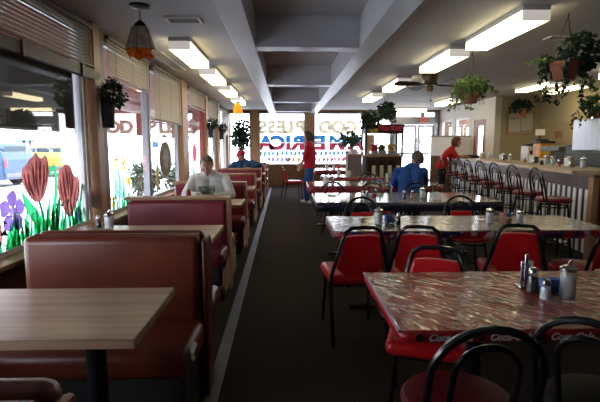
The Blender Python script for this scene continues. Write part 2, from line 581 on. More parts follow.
# back wall with painted windows and the entrance
BW = [(-1.95, -1.22, 0.75, 2.53), (-0.92, 0.66, 0.75, 2.53), (0.98, 2.78, 0.75, 2.53), (3.05, 3.66, 0.75, 2.53),
      (3.76, 4.72, 2.38, 2.58), (4.80, 5.25, 2.38, 2.58)]
b = MB(); b.sm = False
b.bx(XL-0.12, 3.70, YB, YB+0.12, 0.0, 0.75)
b.bx(XL-0.12, 3.70, YB, YB+0.12, 2.53, 3.0)
b.bx(3.70, XR, YB, YB+0.12, 2.58, 3.0)
b.bx(5.25, XR, YB, YB+0.12, 0.0, 2.58)
struct(b.build('wall_back', [M['panel']]))
for k, (xa, xb) in enumerate([(-2.02, -1.95), (-1.22, -0.92), (0.66, 0.98), (2.78, 3.05)]):
    b = MB(); b.sm = False; b.bx(xa, xb, YB-0.05, YB+0.12, 0.0, 2.62); struct(b.build('trim_%d' % (k+9), M['post']))
b = MB(); b.sm = False
b.bx(3.66, 3.78, YB-0.02, YB+0.12, 0, 2.6); b.bx(4.72, 4.80, YB-0.02, YB+0.12, 2.38, 2.58)
b.bx(3.70, 5.25, YB-0.04, YB+0.12, 2.14, 2.38)
b.bx(5.17, 5.30, YB-0.02, YB+0.12, 0, 2.58)
struct(b.build('trim_13', M['alu']))
for k, (xa, xb, za, zb) in enumerate(BW):
    b = MB(); b.sm = False
    t = 0.035
    y0, y1 = YB+0.02, YB+0.08
    b.bx(xa-0.02, xa+t, y0, y1, za, zb); b.bx(xb-t, xb+0.02, y0, y1, za, zb)
    b.bx(xa+t, xb-t, y0, y1, za, za+t); b.bx(xa+t, xb-t, y0, y1, zb-t, zb)
    w = struct(b.build('window_%d' % (k+7), M['white_frame']))
    g = MB(); g.sm = False; g.bx(xa+t, xb-t, YB+0.047, YB+0.053, za+t, zb-t); g.build('pane', M['pane'], w)
for k, (xa, xb) in enumerate([(3.80, 4.56), (4.60, 5.17)]):
    b = MB(); b.sm = False
    y0, y1 = YB+0.03, YB+0.08
    t = 0.075
    b.bx(xa, xa+t, y0, y1, 0.01, 2.13); b.bx(xb-t, xb, y0, y1, 0.01, 2.13)
    b.bx(xa+t, xb-t, y0, y1, 0.01, 0.26); b.bx(xa+t, xb-t, y0, y1, 2.05, 2.13)
    d = struct(b.build('door_%d' % (k+1), M['alu']))
    g = MB(); g.sm = False; g.bx(xa+t, xb-t, YB+0.052, YB+0.058, 0.26, 2.05); g.build('pane', M['pane'], d)
    h = MB(); h.bx(xa+0.03, xb-0.03, YB-0.02, YB+0.03, 1.10, 1.17, 0.01); h.build('push_bar', M['alu'], d)

# right side: entrance wall with side door, facing wall, long beige wall, wall behind the camera
XS, YS = 5.35, 11.7
b = MB(); b.sm = False
for (ya, yb, za, zb) in [(YS+0.12, 12.25, 0, ZC), (12.25, 13.05, 2.12, ZC), (13.05, 13.4, 0, ZC), (13.4, 14.5, 0, 0.9),
                         (13.4, 14.5, 2.25, ZC), (14.5, 14.8, 0, ZC), (14.8, 15.8, 0, 0.9), (14.8, 15.8, 2.25, ZC), (15.8, 16.0, 0, ZC)]:
    b.bx(XS, XS+0.12, ya, yb, za, zb)
struct(b.build('wall_entrance', M['cream']))
for k, (ya, yb) in enumerate([(13.4, 14.5), (14.8, 15.8)]):
    b = MB(); b.sm = False
    b.bx(XS+0.02, XS+0.09, ya, ya+0.05, 0.9, 2.25); b.bx(XS+0.02, XS+0.09, yb-0.05, yb, 0.9, 2.25)
    b.bx(XS+0.02, XS+0.09, ya+0.05, yb-0.05, 0.9, 0.95); b.bx(XS+0.02, XS+0.09, ya+0.05, yb-0.05, 2.2, 2.25)
    w = struct(b.build('window_%d' % (13+k), M['white_frame']))
    g = MB(); g.sm = False; g.bx(XS+0.05, XS+0.056, ya+0.05, yb-0.05, 0.95, 2.2); g.build('pane', M['pane'], w)
b = MB(); b.sm = False
b.bx(XS+0.01, XS+0.08, 12.27, 12.43, 0.01, 2.11); b.bx(XS+0.01, XS+0.08, 12.87, 13.03, 0.01, 2.11)
b.bx(XS+0.01, XS+0.08, 12.43, 12.87, 0.01, 0.95); b.bx(XS+0.01, XS+0.08, 12.43, 12.87, 1.95, 2.11)
d = struct(b.build('door_3', mat('brick_red_door', (0.26, 0.09, 0.07), 0.5)))
g = MB(); g.sm = False; g.bx(XS+0.04, XS+0.046, 12.43, 12.87, 0.95, 1.95); g.build('pane', M['pane'], d)
h = MB(); h.ball((XS-0.03, 12.36, 1.0), 0.03); h.build('door_knob', M['chrome'], d)
b = MB(); b.sm = False; b.bx(XS, XR+0.12, YS, YS+0.12, 0, ZC); struct(b.build('wall_facing', M['beige']))
b = MB(); b.sm = False; b.bx(XS-0.02, XS+0.14, YS-0.012, YS+0.16, 0, ZC); struct(b.build('trim_14', M['cream']))
b = MB(); b.sm = False; b.bx(XR, XR+0.12, YF, YS, 0, ZC); struct(b.build('wall_right', M['beige']))
b = MB(); b.sm = False; b.bx(XL-0.12, XR+0.12, YF-0.12, YF, 0, 3.0); struct(b.build('wall_front', M['beige']))
b = MB(); b.sm = False; b.bx(4.22, XS, 13.26, 13.34, 0, 1.66)
b.mi = 1; b.bx(4.20, XS, 13.24, 13.36, 1.66, 1.70)
b.mi = 2; b.bx(4.21, XS, 13.245, 13.26, 0.0, 1.12)
struct(b.build('wall_partition', [M['white_board'], M['alu'], M['panel']]))

# floor strip that runs along the ends of the booths
b = MB(); b.sm = False
b.prism([(-0.445, 0.0), (-0.365, 0.0), (-0.48, 15.5), (-0.56, 15.5)], lambda u, v, t: V((u, v, 0.001+t)), 0.006)
struct(b.build('trim_15', M['strip']))

# ------------------------------------------------------------------ outside
b = MB(); b.bx(-90, 60, -40, 130, -0.25, -0.15); struct(b.build('ground', M['asphalt']))
b = MB(); b.sm = False; b.prism([(48, -0.15), (53, 0.75), (75, 1.0), (75, -0.15)], lambda u, v, t: V((-75+t, u, v)), 120); struct(b.build('ground_bank', M['asphalt']))

def slope_sheet(b, y0, y1, a, c, th=0.01):
    """sheet between (x,z) a and c along y"""
    n = V((a[1]-c[1], 0, c[0]-a[0])).normalized()*th
    b.prism([a, c, (c[0]+n.x, c[1]+n.z), (a[0]+n.x, a[1]+n.z)], lambda u, v, t: V((u, y0+t, v)), y1-y0)

aw = thing('awning', 'red canvas awning with a pale stripe outside the left windows', 'awning', (-2.14, 8.0, 2.72))
P0, P1 = (0.0, 0.0), (-1.25, -1.07)
def lerp(t): return (P0[0]+(P1[0]-P0[0])*t, P0[1]+(P1[1]-P0[1])*t)
b = MB(); b.sm = False; slope_sheet(b, -8, 8.2, lerp(0), lerp(0.52)); slope_sheet(b, -8, 8.2, lerp(0.63), lerp(1)); b.build('canvas', M['awning'], aw)
b = MB(); b.sm = False; slope_sheet(b, -8, 8.2, lerp(0.52), lerp(0.63)); b.build('stripe', M['awning_w'], aw)
b = MB()
for yy in (-4, -0.5, 3, 7.5):
    b.tube([(0.0, yy, -0.05), (P1[0]+0.02, yy, P1[1]-0.02)], 0.015)
b.tube([(P1[0], -8, P1[1]), (P1[0], 8.2, P1[1])], 0.018)
b.build('frame', M['alu'], aw)

# vehicles
def car(name, label, cat, paint, loc, rz, L=4.6, W=1.8, Hh=1.45, van=False, group=None):
    t = thing(name, label, cat, loc, rz, group)
    low = 0.28
    belt = Hh*0.62
    if van:
        side = [(-L/2, low), (L/2, low), (L/2, belt*0.8), (L/2-0.9, belt), (L/2-1.7, Hh), (-L/2+0.25, Hh), (-L/2, belt)]
        cab = [(L/2-1.1, belt+0.02), (L/2-1.75, Hh-0.08), (-L/2+0.35, Hh-0.08), (-L/2+0.12, belt+0.02)]
    else:
        side = [(-L/2, low), (L/2, low), (L/2, belt*0.75), (L/2-1.2, belt), (L/2-1.9, Hh), (-L/2+1.0, Hh), (-L/2+0.25, belt), (-L/2, belt*0.9)]
        cab = [(L/2-1.4, belt+0.02), (L/2-1.95, Hh-0.08), (-L/2+1.05, Hh-0.08), (-L/2+0.5, belt+0.02)]
    m = MB(); m.sm = False
    m.prism(side, lambda u, v, s: V((u, -W/2+s, v)), W)
    bo = m.build('body', paint, t)
    mo = bo.modifiers.new('bevel', 'BEVEL'); mo.width = 0.07; mo.segments = 3
    m = MB(); m.sm = False
    m.prism(cab, lambda u, v, s: V((u, -W/2-0.012+s, v)), W+0.024)
    m.build('side_windows', M['car_glass'], t)
    m = MB(); m.sm = False
    m.box((-L/2+(0.13 if van else 0.62), 0, (belt+Hh)/2), (0.03 if van else 0.5, W*0.78, (Hh-belt)*0.7), 0.01, Euler((0, -0.35 if van else -0.5, 0)))
    m.build('rear_window', M['car_glass'], t)
    for x in (-L/2+0.8, L/2-0.85):
        for s in (-1, 1):
            w = MB()
            w.tube([(x, s*(W/2-0.2), 0.31), (x, s*(W/2+0.005), 0.31)], 0.31, 20)
            w.mi = 1
            w.tube([(x, s*(W/2-0.05), 0.31), (x, s*(W/2+0.015), 0.31)], 0.18, 16)
            w.build('wheel', [M['tyre'], M['alu']], t)
    for s in (-1, 1):
        w = MB(); w.box((-L/2+0.02, s*(W/2-0.13), belt*0.9), (0.08, 0.16, 0.30 if van else 0.16), 0.02); w.build('tail_lamp', M['tail'], t)
    w = MB(); w.box((-L/2-0.02, 0, 0.45), (0.10, W*0.94, 0.18), 0.03); w.build('bumper', M['car_grey'], t)
    return t

car('minivan', 'blue minivan parked outside, cut by the left edge of the view', 'car', M['car_blue'], (-12.7, 18.4, -0.15), PI*0.97, 4.8, 1.9, 1.66, True)
car('hatchback_car', 'pale yellow car parked outside beyond the painted tulips', 'car', M['car_yellow'], (-12.6, 25.0, -0.15), PI*0.62, 4.2, 1.75, 1.55, True)
far = ['grey', 'red', 'blue', 'grey']
for i, (x, y, c) in enumerate([(-42, 54, 'grey'), (-36, 55, 'red'), (-30, 55, 'blue'), (-25, 56, 'grey')]):
    lab = ['grey car, leftmost of the distant parked row', 'red car in the distant row, right of the leftmost grey one',
           'blue car in the distant row of parked cars', 'grey car, rightmost of the distant parked row'][i]
    car('parked_car', lab, 'car', M['car_' + c], (x, y, 0.76), PI*0.5 + 0.1*i, group='parked cars in the distance')

# foliage
def leaf_cloud(rng, cen, rad, n, size, droop=0.2, b=None, shell=0.45):
    b = b or MB()
    for _ in range(n):
        d = V((rng.gauss(0, 1), rng.gauss(0, 1), rng.gauss(0, 1))).normalized()
        r = shell + (1-shell)*rng.random()
        p = V(cen) + V((d.x*rad[0]*r, d.y*rad[1]*r, d.z*rad[2]*r))
        leaf(b, rng, p, size*(0.6+0.8*rng.random()), (d + V((0, 0, -droop))).normalized())
    return b

def leaf(b, rng, p, s, d):
    d = (d + V((rng.uniform(-.6, .6), rng.uniform(-.6, .6), rng.uniform(-.6, .4)))).normalized()
    side = d.cross(V((rng.uniform(-1, 1), rng.uniform(-1, 1), 1.0)))
    if side.length < 1e-3:
        side = d.orthogonal()
    side.normalize()
    up = side.cross(d)*0.18*s
    a = b.bm.verts.new(p - d*s*0.5)
    c = b.bm.verts.new(p + d*s*0.5 - up)
    l = b.bm.verts.new(p + side*s*0.36 - d*s*0.08 - up*0.6)
    r = b.bm.verts.new(p - side*s*0.36 - d*s*0.08 - up*0.6)
    m = b.bm.verts.new(p + d*s*0.05 + up)
    fs = [b.bm.faces.new(q) for q in ((a, r, m), (r, c, m), (c, l, m), (l, a, m))]
    b._fin(fs)

def vine(b, rng, pts, n, size):
    pts = [V(p) for p in pts]
    b.tube(pts, 0.003, 5)
    for _ in range(n):
        k = rng.randrange(len(pts)-1)
        p = pts[k].lerp(pts[k+1], rng.random())
        leaf(b, rng, p + V((rng.uniform(-1, 1), rng.uniform(-1, 1), rng.uniform(-1, 0.5)))*size*0.5, size*(0.7+0.5*rng.random()),
             V((rng.uniform(-1, 1), rng.uniform(-1, 1), -0.5)))

for i, (x, y, rx, rz_) in enumerate([(-3.55, 11.6, 0.45, 0.36), (-3.3, 13.6, 0.5, 0.30)]):
    t = thing('bush', ['rounded green bush outside the second pair of windows', 'low ragged green bush outside, right of the rounded one'][i], 'bush', (x, y, -0.15))
    rng = random.Random(40+i)
    leaf_cloud(rng, (0, 0, 0.38+rz_), (rx, rx*1.2, rz_+0.1), 900 if i == 0 else 500, 0.09, b=None, shell=0.3).build('foliage', M['hedge'], t)
    b = MB()
    for k in range(5):
        b.tube([(0, 0, 0), (0.1*math.cos(k*1.3), 0.1*math.sin(k*1.3), 0.3), (0.25*math.cos(k*1.3), 0.25*math.sin(k*1.3), 0.6)], [0.03, 0.02, 0.01], 6)
    b.build('stem', M['dark_post'], t)

# ------------------------------------------------------------------ blinds and shade
def blind(label, y0, y1, zt, zb, loc_x=-1.955, tilt=66):
    t = thing('venetian_blind', label, 'window blind', (loc_x, (y0+y1)/2, zt), 0, 'venetian blinds on the left windows')
    w = y1-y0
    h = zt-zb
    b = MB(); b.box((0, 0, -0.02), (0.05, w, 0.04), 0.004); b.build('head_rail', M['blind_rail'], t)
    n = int((h-0.065)/0.034)
    b = MB(); b.sm = False
    for k in range(n):
        b.box((0, 0, -0.055-k*0.034), (0.037, w-0.01, 0.0014), 0, Euler((0, math.radians(tilt), 0)))
    b.build('slats', M['blind'], t)
    b = MB(); b.box((0, 0, -h+0.012), (0.03, w-0.01, 0.024), 0.005); b.build('bottom_rail', M['blind_rail'], t)
    for yy in (-w*0.38, 0.0, w*0.38):
        b = MB(); b.tube([(0.021, yy, -0.04), (0.021, yy, -h+0.02)], 0.0022, 5); b.build('ladder_cord', M['blind_rail'], t)
    b = MB(); b.tube([(0.028, w*0.44, -0.04), (0.028, w*0.44, -h*0.8)], 0.004, 5); b.build('tilt_wand', M['blind_rail'], t)
    return t
blind('wide blind above the painted tulips, half raised', 0.35, 4.98, 2.60, 2.19)
blind('blind over the pane painted with yellow daffodils, pulled up high', 5.24, 6.80, 2.60, 2.14)
blind('blind hanging lowest, above the oval window sign', 7.02, 8.76, 2.60, 1.78)
blind('blind above the red-framed window, between two wooden posts', 9.47, 11.33, 2.60, 2.20)
blind('short blind on the fifth window from the front', 11.93, 13.28, 2.60, 2.05)
blind('blind on the far left window by the corner tree', 14.12, 15.58, 2.60, 1.75)

t = thing('solar_shade', 'dark grey solar shade drawn halfway down the tulip window', 'window shade', (-1.99, 2.6, 2.178))
b = MB(); b.bx(0.0, 0.05, -0.4, 2.36, -0.11, 0.0, 0.012); b.build('valance', mat('dark_valance', (0.07, 0.055, 0.045), 0.5), t)
for yy in (-0.1, 0.95, 1.95):
    b = MB(); b.bx(0.045, 0.065, yy-0.02, yy+0.02, -0.12, 0.008, 0.004); b.build('bracket', M['dark_post'], t)
b = MB(); b.sm = False; b.bx(-0.072, -0.069, -0.36, 2.00, -0.64, -0.02); b.build('fabric', M['shade'], t)
b = MB(); b.bx(-0.077, -0.064, -0.36, 2.00, -0.655, -0.635, 0.004); b.build('bottom_bar', M['alu'], t)

# ------------------------------------------------------------------ window paintings
def paint(name, col, transl=0.55, var=0.3):
    transl = min(0.95, transl*1.2)
    return mat('window_paint_' + name, col, 0.8, var=var, vscale=9, vstretch=(1, 1.0, 0.35), transl=transl, spec=0.2, tgamma=0.5)
PT = {'tulip': paint('brick_red', (0.27, 0.085, 0.075), 0.75, 0.40), 'tulip_l': paint('pale_red', (0.46, 0.20, 0.18), 0.6), 'green': paint('leaf_green', (0.03, 0.36, 0.13), 0.75),
      'dgreen': paint('deep_green', (0.02, 0.20, 0.08), 0.6), 'purple': paint('purple', (0.20, 0.12, 0.36), 0.7), 'lilac': paint('lilac', (0.30, 0.20, 0.50), 0.65),
      'teal': paint('teal', (0.22, 0.60, 0.58), 0.6), 'orange': paint('orange', (0.80, 0.40, 0.08), 0.6), 'yellow': paint('yellow', (0.80, 0.58, 0.08), 0.6),
      'pink': paint('pink', (0.72, 0.30, 0.34), 1.1), 'sky': paint('sky_blue', (0.15, 0.42, 0.75), 0.55), 'red': paint('red', (0.55, 0.10, 0.14), 0.7),
      'faint': paint('faint_peach', (0.85, 0.60, 0.48), 0.7), 'olive': paint('olive', (0.28, 0.23, 0.10), 0.4)}
PX = -2.0445
def wall_pt(u, v, t): return V((t, u, v))
def blob(b, pts, th=0.002, off=0.0):
    b.prism(pts, lambda u, v, t: V((off+t, u, v)), th)
def smooth_poly(pts, it=2):
    for _ in range(it):
        q = []
        for i in range(len(pts)):
            a, c = pts[i], pts[(i+1) % len(pts)]
            q.append((a[0]*.75+c[0]*.25, a[1]*.75+c[1]*.25)); q.append((a[0]*.25+c[0]*.75, a[1]*.25+c[1]*.75))
        pts = q
    return pts
def ribbon(c, w):
    """outline of a ribbon along the centre line c with half widths w"""
    L, R = [], []
    for i, p in enumerate(c):
        a, d = c[max(i-1, 0)], c[min(i+1, len(c)-1)]
        tx, tz = d[0]-a[0], d[1]-a[1]
        l = math.hypot(tx, tz) or 1
        nx, nz = -tz/l*w[i], tx/l*w[i]
        L.append((p[0]+nx, p[1]+nz)); R.append((p[0]-nx, p[1]-nz))
    return L + R[::-1]
def wpaint(name, label, y, z, cat='window painting', group=None):
    return thing(name, label, cat, (PX, y*1.022, 1.4+(z-1.4)*1.022), 0, group)
def pl(pts, y0, z0): return [(p[0]-y0, p[1]-z0) for p in pts]

# two big tulips
t = wpaint('painted_tulip', 'big red tulip painted on the window, nearer the left edge', 3.72, 0.66)
o = (3.72, 0.66)
b = MB(); blob(b, pl(smooth_poly([(3.53, 1.24), (3.60, 1.27), (3.64, 1.31), (3.70, 1.33), (3.74, 1.37), (3.79, 1.32), (3.84, 1.31), (3.90, 1.35), (3.94, 1.24), (3.92, 1.12), (3.84, 1.0), (3.76, 0.95), (3.66, 0.97), (3.57, 1.06), (3.52, 1.15)], 1), *o)); b.build('blossom', PT['tulip'], t)
b = MB()
for c in ([(3.60, 1.20), (3.62, 1.1), (3.68, 1.0)], [(3.74, 1.30), (3.72, 1.15), (3.74, 1.0)], [(3.86, 1.26), (3.84, 1.12), (3.79, 1.02)], [(3.55, 1.20), (3.57, 1.12), (3.62, 1.03)], [(3.67, 1.28), (3.68, 1.2), (3.70, 1.06)], [(3.80, 1.29), (3.79, 1.2), (3.77, 1.10)], [(3.91, 1.28), (3.90, 1.2), (3.87, 1.10)]):
    blob(b, pl(ribbon(c, [0.006, 0.014, 0.004]), *o), 0.002, 0.003)
b.build('petal_strokes', PT['tulip_l'], t)
b = MB(); blob(b, pl(ribbon([(3.75, 0.96), (3.79, 0.85), (3.80, 0.68)], [0.016, 0.016, 0.018]), *o)); b.build('stem', PT['dgreen'], t)
b = MB(); blob(b, pl(smooth_poly(ribbon([(3.50, 1.06), (3.58, 0.94), (3.70, 0.82), (3.76, 0.68)], [0.005, 0.05, 0.06, 0.03]), 1), *o), 0.002, 0.003)
blob(b, pl(smooth_poly(ribbon([(3.92, 0.98), (3.88, 0.86), (3.83, 0.70)], [0.004, 0.03, 0.03]), 1), *o), 0.002, 0.003); b.build('leaf', PT['green'], t)
t = wpaint('painted_tulip', 'big red tulip painted beside the window edge, with a curling green stem', 4.25, 0.66)
o = (4.25, 0.66)
b = MB(); blob(b, pl(smooth_poly([(4.07, 1.12), (4.09, 1.20), (4.16, 1.22), (4.22, 1.25), (4.30, 1.24), (4.34, 1.20), (4.38, 1.13), (4.46, 1.12), (4.50, 1.05), (4.46, 0.92), (4.36, 0.80), (4.26, 0.74), (4.16, 0.80), (4.10, 0.92), (4.05, 1.02)], 1), *o)); b.build('blossom', PT['tulip'], t)
b = MB()
for c in ([(4.16, 1.16), (4.18, 1.0), (4.22, 0.84)], [(4.28, 1.18), (4.30, 1.0), (4.27, 0.82)], [(4.43, 1.06), (4.38, 0.95), (4.32, 0.84)], [(4.10, 1.12), (4.11, 1.02), (4.15, 0.9)], [(4.22, 1.22), (4.24, 1.1), (4.25, 0.95)], [(4.34, 1.15), (4.34, 1.05), (4.31, 0.95)], [(4.47, 1.04), (4.45, 0.96), (4.40, 0.88)]):
    blob(b, pl(ribbon(c, [0.006, 0.016, 0.005]), *o), 0.002, 0.003)
b.build('petal_strokes', PT['tulip_l'], t)
b = MB(); blob(b, pl(ribbon([(3.93, 1.16), (3.95, 1.22), (4.01, 1.23), (4.04, 1.16), (4.02, 1.0), (3.96, 0.84), (3.92, 0.68)], [0.015, 0.025, 0.025, 0.025, 0.028, 0.03, 0.03]), *o)); b.build('stem', PT['green'], t)
b = MB(); blob(b, pl(smooth_poly(ribbon([(4.08, 0.98), (4.04, 0.86), (4.0, 0.70)], [0.004, 0.045, 0.03]), 1), *o), 0.002, 0.003)
blob(b, pl(smooth_poly(ribbon([(4.56, 1.06), (4.52, 0.98), (4.50, 0.86)], [0.004, 0.02, 0.01]), 1), *o), 0.002, 0.003); b.build('leaf', PT['dgreen'], t)

def pansy(label, y, z, r, c1, c2, n=5, rot=0.3):
    t = wpaint('painted_pansy', label, y, z)
    b = MB()
    for k in range(n):
        a = rot + 2*PI*k/n
        blob(b, smooth_poly([(r*0.1*math.cos(a), r*0.1*math.sin(a)), (r*0.8*math.cos(a-.75), r*0.8*math.sin(a-.75)), (r*1.2*math.cos(a-.2), r*1.2*math.sin(a-.2)), (r*1.05*math.cos(a+.1), r*1.05*math.sin(a+.1)), (r*1.0*math.cos(a+.6), r*1.0*math.sin(a+.6))], 2), 0.0015, 0.0003*k)
    b.build('petals', c1, t)
    b = MB(); blob(b, [(r*0.3*math.cos(k*PI/5), r*0.3*math.sin(k*PI/5)) for k in range(10)], 0.0015, 0.003); b.build('flower_centre', c2, t)
    return t
pansy('purple flower painted left of the first tulip', 3.38, 0.92, 0.145, PT['purple'], PT['lilac'])
pansy('small purple flower painted at the right edge of the tulip window', 4.66, 0.86, 0.10, PT['purple'], PT['lilac'], 6)
pansy('pale lilac flower painted low under the second tulip', 4.42, 0.74, 0.08, PT['lilac'], PT['purple'], 5)
t = wpaint('painted_tulip', 'partly hidden red tulip painted at the far left edge, low down', 3.13, 0.66)
b = MB(); blob(b, smooth_poly([(-0.13, 0.2), (0, 0.32), (0.12, 0.2), (0.10, 0.02), (-0.08, 0.02)], 2)); b.build('blossom', PT['tulip'], t)
b = MB(); blob(b, ribbon([(0.0, 0.02), (0.01, -0.02)], [0.02, 0.02])); b.build('stem', PT['green'], t)
t = wpaint('painted_grass', 'tufts of green blades painted along the bottom of the tulip window', 3.7, 0.655)
rng = random.Random(3)
b = MB()
for k in range(90):
    y = rng.uniform(-0.62, 0.85); h = rng.uniform(0.08, 0.30); dx = rng.uniform(-.06, .06)
    blob(b, ribbon([(y, 0), (y+dx*.5, h*.6), (y+dx, h)], [0.017, 0.014, 0.002]), 0.0012, 0.00002*k)
b.build('blades', PT['green'], t)
b = MB()
for k in range(40):
    y = rng.uniform(-0.6, 0.95); h = rng.uniform(0.02, 0.26)
    blob(b, ribbon([(y, h), (y+rng.uniform(-.05, .05), h+rng.uniform(-.04, .04)), (y+rng.uniform(-.07, .07), h+rng.uniform(-.06, .06))], [0.004, 0.006, 0.003]), 0.001, 0.0032+0.00003*k)
b.build('teal_strokes', PT['teal'], t)

# daffodils on the second window
def daff(label, y, z, s, c):
    t = wpaint('painted_daffodil', label, y, z)
    b = MB()
    for k in range(5):
        a = 0.4 + 2*PI*k/5
        blob(b, smooth_poly([(0, 0), (s*math.cos(a-.4), s*math.sin(a-.4)), (s*1.2*math.cos(a), s*1.2*math.sin(a)), (s*math.cos(a+.4), s*math.sin(a+.4))], 1), 0.0012, 0.0003*k)
    b.build('petals', c, t)
    b = MB(); blob(b, [(s*.35*math.cos(k*PI/4), s*.35*math.sin(k*PI/4)) for k in range(8)], 0.0012, 0.003); b.build('flower_centre', PT['orange'], t)
    b = MB(); blob(b, ribbon([(0, -s*0.9), (0.02, -(z-0.66)*.6), (-0.03, 0.655-z)], [0.012, 0.012, 0.014])); b.build('stem', PT['green'], t)
daff('yellow flower painted highest on the second window, by the post', 5.46, 1.23, 0.085, PT['yellow'])
daff('orange flower painted high, right of the yellow one', 5.70, 1.18, 0.09, PT['orange'])
daff('yellow flower painted halfway down in front of the bush', 5.86, 0.95, 0.09, PT['yellow'])
daff('orange flower painted lowest, beside the wooden post', 5.33, 0.78, 0.085, PT['orange'])
t = wpaint('painted_leaves', 'pale teal and green leaves painted low on the daffodil window', 5.55, 0.655)
b = MB()
for (y, h, w) in [(-0.16, 0.46, 0.05), (-0.02, 0.52, 0.06), (0.10, 0.40, 0.045)]:
    blob(b, smooth_poly(ribbon([(y, 0.1), (y+0.03, h*.6), (y-0.02, h)], [w*.6, w, 0.006]), 1), 0.0012, 0.0045)
b.build('teal_leaf', PT['teal'], t)
b = MB()
for k in range(14):
    y = rng.uniform(-0.25, 0.35); h = rng.uniform(0.1, 0.28)
    blob(b, ribbon([(y, 0), (y+rng.uniform(-.03, .03), h*.6), (y+rng.uniform(-.06, .06), h)], [0.02, 0.016, 0.003]), 0.0012, 0.006+0.00005*k)
b.build('green_blade', PT['green'], t)
t = wpaint('painted_scribble', 'faint pink brush strokes painted on the second window', 6.35, 1.2)
b = MB()
for k in range(15):
    y = -0.36+0.055*k; z = 0.16-0.014*k + rng.uniform(-.05, .05); h = rng.uniform(.05, .12)
    blob(b, ribbon([(y, z-h), (y+rng.uniform(-.03, .03), z), (y+rng.uniform(-.02, .03), z+h)], [0.006, 0.012, 0.006]), 0.0012)
b.build('strokes', PT['pink'], t)
t = wpaint('painted_leaves', 'tall olive green leaf painted left of the oval sign', 7.18, 0.9)
b = MB(); blob(b, smooth_poly(ribbon([(-.02, -0.2), (0.02, 0.05), (0, 0.24)], [0.05, 0.09, 0.02]), 1)); b.build('leaf', PT['olive'], t)
t = wpaint('painted_tulip', 'red flower painted on the red-framed window beyond the seated man', 10.15, 0.66)
b = MB(); blob(b, smooth_poly([(-0.25, 0.50), (-0.2, 0.74), (0, 0.84), (0.2, 0.72), (0.25, 0.50), (0, 0.36)], 2)); b.build('blossom', PT['red'], t)
b = MB(); blob(b, ribbon([(0, 0.36), (0.02, 0.15), (0, 0)], [0.04, 0.04, 0.05]))
blob(b, smooth_poly(ribbon([(-0.32, 0.36), (-0.16, 0.16), (0, 0)], [0.01, 0.08, 0.05]), 1), 0.0012, 0.0025)
b.build('stem', PT['green'], t)
t = wpaint('painted_leaves', 'pale green and pink leaves painted on the fifth left window', 12.6, 0.66)
b = MB(); blob(b, smooth_poly(ribbon([(-0.25, 0), (-0.2, 0.4), (-0.3, 0.8)], [0.08, 0.14, 0.03]), 1)); b.build('leaf', PT['teal'], t)
b = MB(); blob(b, smooth_poly(ribbon([(0.2, 0), (0.25, 0.3), (0.2, 0.6)], [0.06, 0.1, 0.03]), 1)); b.build('pink_leaf', PT['faint'], t)
t = thing('oval_sign', 'brown oval sign hung against the window above the booth', 'sign', (-2.043, 7.85, 1.18))
b = MB(); blob(b, [(0.36*math.cos(k*PI/18), 0.29*math.sin(k*PI/18)) for k in range(36)], 0.012); b.build('board', mat('brown_oval_board', (0.17, 0.13, 0.07), 0.6, var=0.3, transl=0.25), t)
b = MB(); blob(b, [(-0.02+0.17*math.cos(k*PI/12), 0.0+0.18*math.sin(k*PI/12)) for k in range(24)], 0.004, 0.013); b.build('picture', mat('pale_green_picture', (0.30, 0.26, 0.20), 0.6, var=0.4, vscale=20), t)
b = MB(); b.tube([(0.006, -0.2, 0.24), (0.0, 0, 0.42), (0.006, 0.2, 0.24)], 0.004, 5); b.build('cord', M['blind_rail'], t)
t = thing('sticker', 'small blue sticker on the window left of the oval sign', 'sticker', (PX, 7.30, 1.42))
b = MB(); b.sm = False; blob(b, [(-0.16, -0.045), (0.16, -0.045), (0.16, 0.045), (-0.16, 0.045)]); b.build('film', PT['sky'], t)

# the lettering painted on the back windows, to be read from the street
def amer_mat():
    m = paint('blue_over_red', (0.10, 0.36, 0.74), 0.24)
    nt = m.node_tree
    tc = nt.nodes.new('ShaderNodeTexCoord'); sp = nt.nodes.new('ShaderNodeSeparateXYZ')
    lt = nt.nodes.new('ShaderNodeMath'); lt.operation = 'GREATER_THAN'; lt.inputs[1].default_value = 0.235
    l2 = nt.nodes.new('ShaderNodeMath'); l2.operation = 'GREATER_THAN'; l2.inputs[1].default_value = 0.19
    ma = nt.nodes.new('ShaderNodeMix'); ma.data_type = 'RGBA'; ma.inputs[6].default_value = (0.60, 0.07, 0.14, 1); ma.inputs[7].default_value = (0.95, 0.92, 0.92, 1)
    mb = nt.nodes.new('ShaderNodeMix'); mb.data_type = 'RGBA'; mb.inputs[7].default_value = (0.06, 0.33, 0.70, 1)
    nt.links.new(tc.outputs['Object'], sp.inputs[0])
    nt.links.new(sp.outputs['Y'], lt.inputs[0]); nt.links.new(sp.outputs['Y'], l2.inputs[0])
    nt.links.new(l2.outputs[0], ma.inputs[0])
    nt.links.new(ma.outputs[2], mb.inputs[6]); nt.links.new(lt.outputs[0], mb.inputs[0])
    b = nt.nodes['Principled BSDF']
    tr = [n for n in nt.nodes if n.type == 'BSDF_TRANSLUCENT'][0]
    nt.links.new(mb.outputs[2], b.inputs['Base Color']); gm = nt.nodes.new('ShaderNodeGamma'); gm.inputs[1].default_value = 0.5; nt.links.new(mb.outputs[2], gm.inputs[0]); nt.links.new(gm.outputs[0], tr.inputs['Color'])
    return m
AM = amer_mat()
YW = YB + 0.045
t = thing('window_lettering', 'blue and red lettering painted across the two back windows, reversed from inside', 'window painting', (0.8, YW, 0.8))
for ch, x in zip('AMERICA', (2.45, 1.78, 1.20, 0.42, 0.08, -0.28, -0.70)):
    o = lettering(ch, 0.62, AM, t, (x-0.8, 0, 1.30-0.8), (PI/2, 0, PI), offset=0.042)
    o.scale.x = 1.15
    o.name = 'painted_letter'
